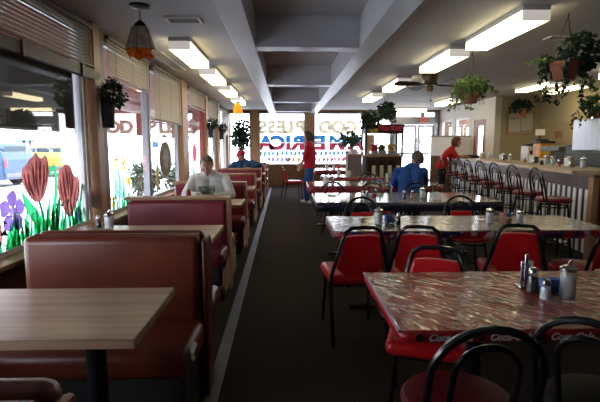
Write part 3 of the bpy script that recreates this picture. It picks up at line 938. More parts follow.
PB = {k: paint('back_' + k, c, 0.27) for k, c in {'faint': (0.95, 0.74, 0.56), 'sky': (0.12, 0.38, 0.75), 'teal': (0.15, 0.55, 0.60), 'lilac': (0.40, 0.35, 0.75), 'pink': (0.75, 0.30, 0.40), 'orange': (0.85, 0.50, 0.15), 'red': (0.75, 0.12, 0.20)}.items()}
FM = PB['faint']
for ch, x in zip('GODBLESS', (2.26, 1.82, 1.36, 0.48, 0.12, -0.16, -0.48, -0.80)):
    o = lettering(ch, 0.56, FM, t, (x-0.8, 0, 1.86-0.8), (PI/2, 0, PI), offset=0.035)
    o.scale.x = 1.08
    o.name = 'painted_letter'
t2 = thing('window_scribble', 'rows of small multicoloured brush strokes painted low on the back windows', 'window painting', (0.8, YW-0.002, 0.78))
rng = random.Random(11)
for nm, key, z0, h in [('blue_strokes', 'sky', 0.30, 0.14), ('teal_strokes', 'teal', 0.28, 0.15), ('lilac_strokes', 'lilac', 0.08, 0.15), ('pink_strokes', 'pink', 0.08, 0.15), ('yellow_strokes', 'orange', 0.07, 0.16)]:
    rngs = {'sky': [(-0.95, -0.2), (0.25, 1.3)], 'teal': [(-1.7, -1.0), (1.35, 1.9)], 'lilac': [(-1.4, -0.6)], 'pink': [(0.2, 1.9)], 'orange': [(-0.75, -0.2)]}[key]
    for (xa, xb) in rngs:
        b = MB()
        x = xa
        while x < xb:
            if not (-0.10 < x < 0.14):
                c = [(x, z0+rng.uniform(-.02, .02)), (x+rng.uniform(0, .05), z0+h*.5), (x+rng.uniform(-.02, .06), z0+h)]
                b.prism(ribbon(c, [0.035, 0.05, 0.035]), lambda u, v, s: V((u, s, v)), 0.0015)
            x += rng.uniform(0.12, 0.19)
        b.build(nm, PB[key], t2)
t = thing('painted_flower', 'big pinkish red flower painted low at the right of the back window', 'window painting', (2.35, YW, 0.8))
b = MB()
for k in range(6):
    a = k*PI/3+0.3
    b.prism(smooth_poly([(0, 0.22), (0.30*math.cos(a-.45), 0.22+0.24*math.sin(a-.45)), (0.36*math.cos(a), 0.22+0.30*math.sin(a)), (0.30*math.cos(a+.45), 0.22+0.24*math.sin(a+.45))], 1), lambda u, v, s: V((u, s+0.0003*k, v)), 0.0012)
b.build('petals', PB['red'], t)
b = MB(); b.prism([(0.09*math.cos(k*PI/6), 0.22+0.09*math.sin(k*PI/6)) for k in range(12)], lambda u, v, s: V((u, s-0.004, v)), 0.0012); b.build('flower_centre', PB['pink'], t)

# ------------------------------------------------------------------ booths and their tables
def hem_flag():
    m = mat('flag_print_hem', (0.3, 0.05, 0.05), 0.35)
    nt = m.node_tree; b = nt.nodes['Principled BSDF']
    tc = nt.nodes.new('ShaderNodeTexCoord'); vo = nt.nodes.new('ShaderNodeTexVoronoi'); vo.inputs['Scale'].default_value = 22
    sp = nt.nodes.new('ShaderNodeSeparateColor'); rp = nt.nodes.new('ShaderNodeValToRGB'); rp.color_ramp.interpolation = 'CONSTANT'
    rp.color_ramp.elements[0].color = (0.32, 0.02, 0.03, 1)
    rp.color_ramp.elements[1].position = 0.42; rp.color_ramp.elements[1].color = (0.45, 0.40, 0.42, 1)
    e = rp.color_ramp.elements.new(0.60); e.color = (0.03, 0.03, 0.12, 1)
    nt.links.new(tc.outputs['Object'], vo.inputs['Vector']); nt.links.new(vo.outputs['Color'], sp.inputs[0]); nt.links.new(sp.outputs[0], rp.inputs[0]); nt.links.new(rp.outputs[0], b.inputs['Base Color'])
    return m
M['hem_flag'] = hem_flag()

def booth(label, x, y, W, vin, trim, single=None):
    """double bench; x is its aisle end, y the shared back"""
    t = thing('booth_bench', label, 'booth bench', (x, y, 0), 0, 'booth benches along the windows')
    b = MB(); b.bx(-W+0.03, -0.035, -0.04, 0.04, 0.08, 0.86, 0.01); b.build('back_panel', M['oak'] if trim else vin, t)
    sides = (-1, 1) if single is None else (single,)
    for s in sides:
        top = 0.885 if trim else 0.925
        b = MB(); b.box((-W/2, s*0.075, (0.40+top)/2), (W-0.07, 0.085, top-0.40), 0.035 if trim else 0.04, None, 4); b.build('backrest_cushion', vin, t)
        b = MB(); b.box((-W/2, s*0.315, 0.40), (W-0.02, 0.42, 0.15), 0.055, None, 5)
        b.build('seat_cushion', vin, t)
        b = MB(); b.bx(-W+0.04, -0.05, s*0.10, s*0.46, 0.0, 0.335, 0.006); b.build('base', M['booth_base'], t)
        b = MB(); b.tube([(-0.006, s*0.505, 0.35), (0.004, s*0.52, 0.40), (-0.006, s*0.505, 0.45), (-0.006, s*0.43, 0.468)], 0.016, 6); b.build('edge_guard', M['chrome'], t)
    if trim:
        b = MB(); b.bx(-W, 0.0, -0.075, 0.075, 0.885, 0.915, 0.01); b.build('top_trim', M['oak'], t)
        b = MB(); b.bx(-0.035, 0.0, -0.085, 0.085, 0.0, 0.885, 0.008)
        for s in sides:
            b.bx(-0.03, -0.005, s*0.085, s*0.45, 0.08, 0.34, 0.006)
        b.build('end_panel', M['oak'], t)
    else:
        b = MB()
        b.tube([(-W+0.05, 0, 0.885), (-0.05, 0, 0.885)], 0.036, 10); b.build('top_roll', vin, t)
        b = MB(); b.bx(-0.035, 0.0, -0.085, 0.085, 0.0, 0.90, 0.02); b.build('end_panel', M['vinyl'], t)
    return t

BY = [0.825, 2.52, 4.44, 6.30, 8.25, 10.15, 12.05, 13.9]
BL = ['dark red vinyl booth bench in the bottom left corner, mostly below the view',
      'nearest full dark red vinyl booth bench, behind the first wood grain table',
      'maroon booth bench with wooden trim behind the second table',
      'booth bench with wooden trim that the man in the white sweatshirt leans against',
      'booth bench just beyond the man in the white sweatshirt',
      'booth bench in front of the man in the red cap',
      'booth bench behind the man in the red cap',
      'last booth bench, in the far corner by the back window']
for i, y in enumerate(BY):
    booth(BL[i], -0.43 if i < 2 else -0.54, y, 1.0, M['vinyl'] if i < 2 else M['vinyl2'], i >= 2, 1 if i == 0 else (-1 if i == 7 else None))

def booth_table(label, x1, y0, y1, W):
    t = thing('booth_table', label, 'table', (x1-W/2, (y0+y1)/2, 0), 0, 'wood grain booth tables')
    d = y1-y0
    b = MB(); b.box((0, 0, 0.732), (W, d, 0.036), 0.006); b.build('tabletop', M['table_lam'], t)
    b = MB(); b.tube([(W*0.28, 0, 0.03), (W*0.28, 0, 0.715)], 0.04, 14); b.build('pedestal', M['black_metal'], t)
    b = MB(); b.tube([(-W*0.32, 0, 0.03), (-W*0.32, 0, 0.715)], 0.04, 14); b.build('pedestal', M['black_metal'], t)
    for s in (0.28, -0.32):
        b = MB(); b.box((W*s, 0, 0.016), (0.10, d*0.75, 0.03), 0.012); b.build('foot', M['black_metal'], t)
    return t
TL = ['nearest wood grain booth table, cut by the left edge', 'second wood grain booth table, with shakers by the window post',
      'booth table in front of the man in the white sweatshirt', 'booth table behind the man in the white sweatshirt',
      'booth table between two empty far benches', 'booth table in front of the man in the red cap', 'last booth table near the back window']
for i in range(7):
    yc = (BY[i]+BY[i+1])/2
    if i == 0: yc = 1.79
    booth_table(TL[i], -0.515 if i < 2 else -0.505, yc-0.29, yc+0.29, 1.16)

# ------------------------------------------------------------------ dining tables under cloths
def dining_table(tl, cl, x0, x1, y0, y1, topm, hemm, hem, grp=None):
    cx, cy = (x0+x1)/2, (y0+y1)/2
    w, d = x1-x0, y1-y0
    t = thing('dining_table', tl, 'table', (cx, cy, 0), 0, 'long dining tables')
    b = MB(); b.box((0, 0, 0.722), (w-0.02, d-0.02, 0.03), 0.004); b.build('tabletop', M['dark_post'], t)
    for sx in (-1, 1):
        xx = sx*(w/2-0.42)
        b = MB(); b.tube([(xx, 0, 0.03), (xx, 0, 0.707)], 0.035, 12); b.build('pedestal', M['black_metal'], t)
        b = MB()
        b.box((xx, 0, 0.016), (0.07, min(d*0.8, 0.62), 0.03), 0.012); b.box((xx, 0, 0.018), (0.5, 0.07, 0.03), 0.012)
        b.build('foot', M['black_metal'], t)
    c = thing('tablecloth', cl, 'tablecloth', (cx, cy, 0.738), 0, 'printed tablecloths')
    b = MB(); b.box((0, 0, 0.006), (w+0.008, d+0.008, 0.010), 0.004); b.build('cloth_top', topm, c)
    b = MB(); b.sm = False
    # hem hanging with slight waves
    rng = random.Random(int(cx*100))
    loop = []
    n = 26
    for k in range(n): loop.append((-w/2+w*k/n, -d/2, 0, -1))
    for k in range(10): loop.append((w/2, -d/2+d*k/10, 1, 0))
    for k in range(n): loop.append((w/2-w*k/n, d/2, 0, 1))
    for k in range(10): loop.append((-w/2, d/2-d*k/10, -1, 0))
    top, bot = [], []
    for (x, y, nx, ny) in loop:
        f = 0.004+0.006*rng.random()
        top.append(b.bm.verts.new((x+nx*0.004, y+ny*0.004, 0.006)))
        bot.append(b.bm.verts.new((x+nx*f, y+ny*f, -hem)))
    for k in range(len(loop)):
        k2 = (k+1) % len(loop)
        f = b.bm.faces.new((top[k], bot[k], bot[k2], top[k2])); f.smooth = True
    h = b.build('hem', hemm, c)
    mo = h.modifiers.new('solid', 'SOLIDIFY'); mo.thickness = 0.0025; mo.offset = 1
    return t, c

tA, cA = dining_table('nearest long dining table, in the bottom right corner', 'red soft drink print cloth on the nearest table', 0.41, 2.1, 1.55, 2.30, M['cloth_red'], M['hem_red'], 0.032)
tB, cB = dining_table('second long dining table, behind the three red chairs', 'tan plastic covered cloth with flag print hem on the second table', 0.375, 2.58, 3.46, 4.22, M['cloth_flag'], M['hem_flag'], 0.055)
tC, cC = dining_table('third long dining table, in front of the man in blue', 'plastic covered cloth with dark navy hem on the third table', 0.36, 2.55, 5.28, 6.35, M['cloth_navy'], M['hem_navy'], 0.10)
tD, cD = dining_table('fourth long dining table, which the man in blue faces', 'plastic covered cloth with maroon hem on the fourth table', 0.38, 2.6, 7.46, 8.5, M['cloth_flag'], M['hem_maroon'], 0.13)
tE, cE = dining_table('fifth dining table, in front of the salad bar', 'plastic covered cloth on the fifth table, before the salad bar', 0.78, 2.5, 9.6, 10.4, M['cloth_navy'], M['hem_maroon'], 0.12)
tF, cF = dining_table('farthest dining table, near the back windows', 'plastic covered cloth on the farthest table', 0.8, 1.72, 12.4, 13.6, M['cloth_flag'], M['hem_maroon'], 0.12)

# print on the near table's hem
x = 0.50
k = 0
while x < 2.0:
    lettering('Coca-Cola', 0.036, M['letter_white'], cA, (x+0.08-1.255, -0.375-0.0125, -0.025), (PI/2, 0, 0), shear=0.35, offset=0.0012, extrude=0.0008)
    b = MB(); b.tube([(x-0.03-1.255, -0.375-0.0105, -0.012), (x-0.03-1.255, -0.375-0.013, -0.012)], 0.015, 16); b.build('bottle_cap_print', M['cap_print'], cA)
    x += 0.22
# the wrapped clear plastic at the left end of that cloth
b = MB(); b.tube([(-0.853, -0.378, 0.007), (-0.853, 0.378, 0.007)], 0.007, 8); b.build('plastic_edge', M['clear_edge'], cA)

# ------------------------------------------------------------------ chairs
def arch(hw, z0, z1, y0, y1, n=10, flat=0.5):
    """hoop points up one side, over, and down; leans from y0 at z0 to y1 at z1"""
    pts = []
    zs = z1 - hw*flat*2 if flat < 1 else z1-hw
    zs = z1 - hw*(0.6 if flat < 1 else 1.0)
    for q in (0, 0.5):
        pts.append((-hw, q, z0+(zs-z0)*q))
    for k in range(n+1):
        a = PI - PI*k/n
        ex = 0.6 if flat < 1 else 1.0
        cx = math.copysign(abs(math.cos(a))**ex, math.cos(a))
        sz = abs(math.sin(a))**ex
        pts.append((hw*cx, 0, zs+(z1-zs)*sz))
    for q in (0.5, 0):
        pts.append((hw, q, z0+(zs-z0)*q))
    return [(p[0], y0+(y1-y0)*(p[2]-z0)/(z1-z0), p[2]) for p in pts]

def padded_chair(name, label):
    t = thing(name, label, 'chair', group='chairs at the dining tables')
    b = MB(); b.box((0, 0, 0.455), (0.43, 0.43, 0.075), 0.035, None, 4); b.build('seat', M['red_vinyl'], t)
    b = MB(); b.box((0, 0, 0.41), (0.36, 0.36, 0.02), 0.004); b.build('seat_frame', M['black_metal'], t)
    # tapered back pad
    b = MB()
    prof = [(-0.185, 0.47), (0.185, 0.47), (0.125, 0.765), (0.105, 0.79), (-0.105, 0.79), (-0.125, 0.765)]
    def to3(u, v, s): return V((u, -0.185-(v-0.45)*0.22-0.022+s, v))
    b.prism(smooth_poly(prof, 1), to3, 0.04)
    o = b.build('back_pad', M['red_vinyl'], t)
    mo = o.modifiers.new('bevel', 'BEVEL'); mo.width = 0.012; mo.segments = 3; mo.limit_method = 'ANGLE'
    pts = [(-0.215, -0.225, 0.40), (-0.205, -0.215, 0.50), (-0.140, -0.27, 0.76), (-0.122, -0.283, 0.815), (-0.085, -0.29, 0.842), (0.0, -0.292, 0.847), (0.085, -0.29, 0.842), (0.122, -0.283, 0.815), (0.140, -0.27, 0.76), (0.205, -0.215, 0.50), (0.215, -0.225, 0.40)]
    b = MB(); b.tube(pts, 0.0135, 8); b.build('back_frame', M['black_metal'], t)
    for sx in (-1, 1):
        b = MB(); b.tube([(sx*0.215, -0.225, 0.41), (sx*0.205, -0.29, 0.005)], 0.0125, 8); b.build('leg', M['black_metal'], t)
        b = MB(); b.tube([(sx*0.17, 0.165, 0.415), (sx*0.19, 0.205, 0.005)], 0.0125, 8); b.build('leg', M['black_metal'], t)
    return t

def hoop_chair(name, label, seatm, pad=False):
    t = thing(name, label, 'chair', group='chairs at the dining tables')
    b = MB()
    b.lathe([(0, 0.425), (0.17, 0.425), (0.205, 0.44), (0.21, 0.46), (0.195, 0.48), (0.12, 0.488), (0, 0.49)], (0, 0, 0), 28); b.build('seat', seatm, t)
    b = MB(); b.tube(arch(0.178, 0.43, 0.855, -0.17, -0.29, 14, 1), 0.0135, 8); b.build('back_frame', M['black_metal'], t)
    b = MB(); b.tube(arch(0.102, 0.43, 0.79, -0.17, -0.27, 12, 1), 0.011, 8); b.build('inner_hoop', M['black_metal'], t)
    if pad:
        b = MB(); b.box((0, -0.215, 0.60), (0.23, 0.03, 0.20), 0.014, Euler((0.27, 0, 0)), 3); b.build('back_pad', seatm, t)
    for zz, rr, th in ((0.40, 0.17, 0.010), (0.22, 0.175, 0.008)):
        b = MB(); b.tube([(rr*math.cos(q*PI/8), rr*math.sin(q*PI/8), zz) for q in range(16)], th, 6, closed=True); b.build('leg_ring', M['black_metal'], t)
    for a in (45, 135, 225, 315):
        ca, sa = math.cos(math.radians(a)), math.sin(math.radians(a))
        b = MB(); b.tube([(0.15*ca, 0.15*sa, 0.43), (0.19*ca, 0.19*sa, 0.20), (0.25*ca, 0.25*sa, 0.005)], 0.0125, 8); b.build('leg', M['black_metal'], t)
    return t

R0 = padded_chair('padded_chair', 'red padded chair at the second table, nearest the aisle')
R0.location = (0.50, 3.36, 0); R0.rotation_euler.z = math.radians(6)
R1 = dup(R0, (1.00, 3.37, 0), math.radians(-16), 'red padded chair at the second table, middle of the three seen from behind')
R2 = dup(R0, (1.72, 3.40, 0), math.radians(-16), 'red padded chair in shadow, rightmost of the three seen from behind')
H0 = hoop_chair('hoop_back_chair', 'black double hoop chair with maroon seat tucked under the nearest table', M['seat_maroon'])
H0.location = (0.635, 1.585, 0); H0.rotation_euler.z = math.radians(-2)
H1 = hoop_chair('hoop_back_chair', 'shiny black hoop chair turned sideways in the bottom right corner', M['black'])
H1.location = (1.165, 1.54, 0); H1.rotation_euler.z = math.radians(-48)
dup(R0, (0.73, 2.17, 0), math.radians(161), 'red padded chair facing us across the nearest table')
P = hoop_chair('hoop_back_chair', 'hoop chair across the second table, near its bright left end', M['red_vinyl'], True)
P.location = (0.80, 4.55, 0); P.rotation_euler.z = PI-0.03
dup(P, (1.92, 4.66, 0), PI+0.05, 'hoop chair across the second table, near its right end')
dup(P, (2.28, 3.42, 0), math.radians(20), 'dark hoop chair at the right edge, by the end of the second table')
dup(P, (1.30, 6.55, 0), PI, 'hoop chair between third and fourth tables, left of the man in blue')
dup(P, (0.75, 7.22, 0), math.radians(-8), 'hoop chair at the fourth table, nearest the aisle')
dup(P, (1.95, 7.06, 0), 0.0, 'hoop chair on which the man in blue sits')
dup(P, (1.66, 8.95, 0), PI, 'hoop chair at the far side of the fourth table, by the salad bar')
dup(P, (0.82, 8.92, 0), PI+0.1, 'hoop chair at the far side of the fourth table, beside the standing woman')
W0 = dup(R0, (0.20, 12.15, 0), math.radians(-78), 'padded chair standing in the aisle just behind the standing woman')
dup(R0, (1.55, 14.0, 0), math.radians(170), 'padded chair behind the farthest table, under the back window')

# ------------------------------------------------------------------ counter
CA = math.atan2(1.05, 7.4)
class Cn:
    x0, y0 = 3.56, 5.18
    L = 7.6
def cpt(s, off=0.0, z=0.0):
    """point along the counter: s metres from its near end, off metres behind its front"""
    return V((Cn.x0 + math.sin(CA)*s + math.cos(CA)*off, Cn.y0 + math.cos(CA)*s - math.sin(CA)*off, z))
ct = thing('lunch_counter', 'long lunch counter with striped front and tan top', 'counter', cpt(0), -CA)
b = MB(); b.sm = False; b.bx(0.03, 0.60, 0.02, Cn.L, 0.10, 1.04); b.build('body', M['dark_post'], ct)
b = MB(); b.bx(-0.06, 0.66, 0.42, Cn.L+0.05, 1.045, 1.10, 0.012); b.build('countertop', M['counter_top'], ct)
b = MB(); b.bx(-0.02, 0.64, -0.02, 0.42, 1.03, 1.075, 0.012); b.build('end_shelf', M['dark_post'], ct)
b = MB(); b.sm = False; b.bx(0.015, 0.032, 0.09, Cn.L, 0.885, 1.045); b.build('tile_band', tile_mat('dark_red_tiles', (0.09, 0.045, 0.05), (0.06, 0.035, 0.045), (0.17, 0.14, 0.14), 9, 0.3, 0.35, 0.35), ct)
b = MB(); b.sm = False; b.bx(0.020, 0.032, 0.09, Cn.L, 0.10, 0.885); b.build('front_panel', mat('navy_front_panel', (0.012, 0.014, 0.035), 0.4), ct)
b = MB(); b.sm = False
yy = 0.14
while yy < Cn.L-0.05:
    b.bx(0.013, 0.021, yy, yy+0.075, 0.11, 0.88)
    yy += 0.150
b.build('white_slats', mat('white_slat_paint', (0.9, 0.9, 0.92), 0.45), ct)
b = MB(); b.bx(-0.02, 0.055, -0.02, 0.085, 0.0, 1.03, 0.006); b.build('corner_post', M['oak'], ct)
b = MB(); b.sm = False; b.bx(0.06, 0.60, 0.04, Cn.L, 0.0, 0.10); b.build('toe_kick', M['black'], ct)

def bar_stool(label):
    t = thing('bar_stool', label, 'bar stool', group='bar stools along the counter')
    b = MB(); b.lathe([(0, 0.725), (0.16, 0.725), (0.195, 0.74), (0.20, 0.765), (0.185, 0.785), (0, 0.795)], (0, 0, 0), 24); b.build('seat', M['seat_maroon'], t)
    b = MB(); b.tube(arch(0.185, 0.73, 1.14, -0.16, -0.25, 12, 1), 0.0125, 8); b.build('back_frame', M['black_metal'], t)
    b = MB(); b.tube(arch(0.105, 0.73, 1.07, -0.16, -0.235, 10, 1), 0.010, 8); b.build('inner_hoop', M['black_metal'], t)
    for zz, rr in ((0.68, 0.165), (0.46, 0.185), (0.26, 0.205)):
        b = MB(); b.tube([(rr*math.cos(q*PI/8), rr*math.sin(q*PI/8), zz) for q in range(16)], 0.010, 6, closed=True); b.build('foot_ring', M['black_metal'], t)
    for a in (45, 135, 225, 315):
        ca, sa = math.cos(math.radians(a)), math.sin(math.radians(a))
        b = MB(); b.tube([(0.155*ca, 0.155*sa, 0.73), (0.185*ca, 0.185*sa, 0.46), (0.235*ca, 0.235*sa, 0.005)], 0.0125, 8); b.build('leg', M['black_metal'], t)
    return t
SL = ['nearest bar stool, by the right end of the striped counter', 'second bar stool from the near end of the counter', 'third bar stool from the near end of the counter',
      'fourth bar stool from the near end of the counter', 'fifth bar stool from the near end of the counter', 'sixth bar stool from the near end of the counter',
      'seventh bar stool from the near end, before the leaning woman', 'farthest bar stool, left of the leaning woman in red']
st = None
rng = random.Random(5)
for i in range(8):
    p = cpt(0.16+0.82*i, -0.36)
    rz = -PI/2-CA+rng.uniform(-.25, .25)
    if st is None:
        st = bar_stool(SL[0]); st.location = p; st.rotation_euler.z = rz
    else:
        dup(st, p, rz, SL[i])

# ------------------------------------------------------------------ lamps, fan, vents
def fixture(label, x, y, L=1.3, w=0.25, group='fluorescent ceiling lights'):
    t = thing('ceiling_light', label, 'ceiling light', (x, y, ZC), 0, group)
    b = MB(); b.sm = False; b.bx(-w/2, w/2, -L/2, L/2, -0.045, 0.0)
    b.build('housing', M['fix_white'], t)
    b = MB(); b.sm = False; b.bx(-w/2+0.004, w/2-0.004, -L/2+0.014, L/2-0.014, -0.135, -0.047); b.build('lens', M['lens'], t)
    for s in (-1, 1):
        b = MB(); b.sm = False; b.bx(-w/2, w/2, s*(L/2-0.012), s*L/2, -0.137, -0.046); b.build('lens_end', M['lens_end'], t)
    return t
FL = [('first light of the left row, nearest us', -1.22, 6.12), ('second light of the left row', -1.22, 8.02), ('third light of the left row', -1.22, 10.0), ('fourth and farthest light of the left row', -1.22, 12.1),
      ('nearest and largest light of the right row', 2.22, 4.80), ('second light of the right row, before the fan', 2.16, 6.45), ('third light of the right row, behind the fan', 2.12, 8.95), ('fourth and farthest light of the right row', 2.08, 11.2)]
F0 = None
for lab, x, y in FL:
    if F0 is None: F0 = fixture(lab, x, y)
    else: dup(F0, (x, y, ZC), 0, lab)
dup(F0, (5.15, 9.45, ZC), 0.0, 'left one of the two bright lights above the counter').scale.z = 0.55
dup(F0, (5.95, 9.80, ZC), 0.0, 'right one of the two bright lights above the counter').scale.z = 0.55
dup(F0, (4.30, 12.3, ZC), 0.0, 'small far light behind the hanging fern, near the entrance')
dup(F0, (5.35, 7.05, ZC), 0.0, 'light cut by the right edge, behind the big hanging plant')
dup(F0, (3.9, 15.0, ZC), PI/2, 'crosswise light just inside the entrance doors')

def pendant(label, loc, lit):
    t = thing('pendant_lamp', label, 'pendant lamp', loc, 0, 'leaded glass pendant lamps')
    b = MB(); b.lathe([(0, 0), (0.085, 0), (0.088, -0.018), (0.05, -0.032), (0.012, -0.04), (0, -0.04)], (0, 0, 0), 20); b.build('ceiling_rose', M['bronze'], t)
    b = MB()
    for k in range(4):
        z = -0.045-0.026*k
        o = (k % 2)*PI/2
        b.tube([(0.008*math.cos(a)*math.cos(o), 0.008*math.cos(a)*math.sin(o), z-0.012+0.017*math.sin(a)) for a in [q*PI/4 for q in range(8)]], 0.0025, 5, closed=True)
    b.build('chain', M['bronze'], t)
    b = MB(); b.lathe([(0, -0.13), (0.02, -0.135), (0.05, -0.165), (0.06, -0.19), (0, -0.193)], (0, 0, 0), 12); b.build('cap', M['bronze'], t)
    n = 6
    def ring(r, z): return [V((r*math.cos(2*PI*(k+.5)/n), r*math.sin(2*PI*(k+.5)/n), z)) for k in range(n)]
    r1, r2, r3 = ring(0.07, -0.19), ring(0.130, -0.385), ring(0.115, -0.435)
    b = MB(); b.sm = False
    b2 = MB(); b2.sm = False
    b3 = MB()
    for k in range(n):
        q = (k+1) % n
        f = b.bm.faces.new([b.bm.verts.new(p) for p in (r1[k], r1[q], r2[q], r2[k])]); f.material_index = 0
        mid = (r3[k]+r3[q])/2 + V((0, 0, -0.025))
        vs = [b2.bm.verts.new(p) for p in (r2[k], r2[q], r3[q].lerp(r2[q], .35), mid, r3[k].lerp(r2[k], .35))]
        b2.bm.faces.new(vs)
        b3.tube([r1[k], r2[k], r3[k].lerp(r2[k], .35)], 0.004, 5)
        b3.tube([r2[k], r2[q]], 0.003, 5)
        b3.tube([r3[k].lerp(r2[k], .35), mid, r3[q].lerp(r2[q], .35)], 0.003, 5)
    sh = b.build('shade', M['amber_lit'] if lit else M['smoke'], t)
    mo = sh.modifiers.new('solid', 'SOLIDIFY'); mo.thickness = 0.003
    sk = b2.build('amber_skirt', M['amber_lit'] if lit else M['amber'], t)
    mo = sk.modifiers.new('solid', 'SOLIDIFY'); mo.thickness = 0.003
    b3.build('leading', M['bronze'], t)
    b = MB(); b.ball((0, 0, -0.33), (0.03, 0.03, 0.04), 2); b.tube([(0, 0, -0.216), (0, 0, -0.29)], 0.015, 8); b.build('bulb', M['white'], t)
    return t
pendant('unlit smoky glass pendant lamp, hanging nearest us at upper left', (-1.295, 4.28, ZC), False)
pendant('small glowing amber pendant lamp far down the left side', (-1.19, 11.6, ZC), True)

t = thing('ceiling_fan', 'dark brown ceiling fan with four blades', 'ceiling fan', (2.48, 8.0, ZC))
b = MB(); b.lathe([(0, 0), (0.13, 0), (0.14, -0.05), (0.12, -0.15), (0.09, -0.20), (0, -0.21)], (0, 0, 0), 24); b.build('motor', mat('dark_brass', (0.16, 0.10, 0.05), 0.35, 0.8), t)
b = MB(); b.lathe([(0, -0.205), (0.05, -0.21), (0.07, -0.25), (0.06, -0.30), (0, -0.32)], (0, 0, 0), 20); b.build('switch_cup', mat('dark_brass_cup', (0.20, 0.13, 0.07), 0.35, 0.8), t)
b = MB(); b.tube([(0.03, 0, -0.30), (0.03, 0, -0.45)], 0.003, 5); b.ball((0.03, 0, -0.46), 0.02, 1); b.build('pull_chain', M['bronze'], t)
for k in range(4):
    a = math.radians(8+90*k)
    R = MX.Rotation(a, 3, 'Z')
    b = MB(); b.sm = False
    poly = smooth_poly([(0.20, -0.055), (0.40, -0.09), (0.62, -0.10), (0.68, 0), (0.62, 0.10), (0.40, 0.09), (0.20, 0.055)], 2)
    tl = MX.Rotation(math.radians(17), 3, 'X')
    b.prism(poly, lambda u, v, s: R @ (tl @ V((u, v, -0.19-(0.01)+s)) + V((0, 0, -0.005))), 0.008)
    bl = b.build('blade', wood('fan_blade_wood', (0.035, 0.016, 0.010), (0.055, 0.028, 0.016), 0.35, 'x'), t)
    b = MB(); b.tube([R @ V((0.08, 0, -0.175)), R @ V((0.16, 0, -0.20)), R @ V((0.26, 0, -0.195))], 0.012, 6); b.build('blade_arm', M['bronze'], bl)

def vent(label, x, y, w, d):
    t = thing('air_vent', label, 'air vent', (x, y, ZC))
    b = MB(); b.sm = False
    for (xa, xb, ya, yb) in ((-w/2, w/2, -d/2, -d/2+.025), (-w/2, w/2, d/2-.025, d/2), (-w/2, -w/2+.025, -d/2+.025, d/2-.025), (w/2-.025, w/2, -d/2+.025, d/2-.025)):
        b.bx(xa, xb, ya, yb, -0.018, 0)
    b.build('frame', M['fix_white'], t)
    b = MB(); b.sm = False
    n = int((d-.05)/0.02)
    for k in range(n):
        b.box((0, -d/2+.035+k*0.02, -0.008), (w-.05, 0.014, 0.002), 0, Euler((0.6, 0, 0)))
    b.build('louvres', M['fix_white'], t)
vent('square white air vent beside the unlit pendant lamp', -1.0, 4.72, 0.34, 0.22)
vent('long air grille between ceiling lights and blinds on the left', -1.72, 7.0, 0.18, 1.5)
vent('pale air vent above the right hand lights', 3.25, 5.35, 0.5, 0.18)

t = thing('exit_sign', 'red lettered exit sign above the entrance doors', 'sign', (4.76, 15.9, 2.28))
b = MB(); b.bx(-0.16, 0.16, -0.03, 0.03, -0.10, 0.12, 0.01); b.build('case', mat('pinkish_sign_case', (0.55, 0.30, 0.22), 0.5), t)
lettering('EXIT', 0.17, mat('red_exit_letters', (0.45, 0.02, 0.01), 0.5), t, (0, -0.032, -0.05), (PI/2, 0, 0), offset=0.006)

# ------------------------------------------------------------------ hanging and standing plants
def hanging_plant(label, loc, pr, ph, frad, nleaf, lsize, potm, leafm, seed, zc, vines=0, vlen=0.5, up=0.08, side=0.0):
    """loc is the pot bottom; zc the ceiling height the wires go up to"""
    rng = random.Random(seed)
    t = thing('hanging_plant', label, 'hanging plant', loc) if zc else thing('potted_plant', label, 'potted plant', loc)
    b = MB(); b.lathe([(0, 0), (pr*0.68, 0), (pr*0.80, ph*0.4), (pr*0.98, ph*0.85), (pr*1.06, ph*0.86), (pr*1.06, ph), (pr*0.95, ph), (pr*0.93, ph*0.88), (0, ph*0.86)], (0, 0, 0), 24); b.build('pot', potm, t)
    b = leaf_cloud(rng, (side, 0, ph+up), frad, nleaf, lsize, 0.3)
    for k in range(vines):
        a = rng.uniform(0, 2*PI)
        d = rng.uniform(0.6, 1.2)*frad[0]
        L = rng.uniform(0.5, 1.0)*vlen
        p0 = V((pr*0.8*math.cos(a), pr*0.8*math.sin(a), ph+0.02))
        pts = [p0, p0+V((d*.5*math.cos(a), d*.5*math.sin(a), 0.05)), V((d*math.cos(a), d*math.sin(a), ph-L*.35)), V((1.05*d*math.cos(a), 1.05*d*math.sin(a), ph-L))]
        vine(b, rng, pts, int(40*L/0.5), lsize)
    b.build('foliage', leafm, t)
    if zc:
        b = MB()
        top = zc-loc[2]
        hk = min(top, 0.55+ph)
        for k in range(3):
            a = k*2*PI/3+0.4
            b.tube([(pr*math.cos(a), pr*math.sin(a), ph*0.95), (0, 0, hk-0.03)], 0.003, 5)
        b.tube([(0, 0, hk-0.03), (0, 0, top)], 0.0045, 5)
        b.build('hanger', M['bronze'], t)
    return t

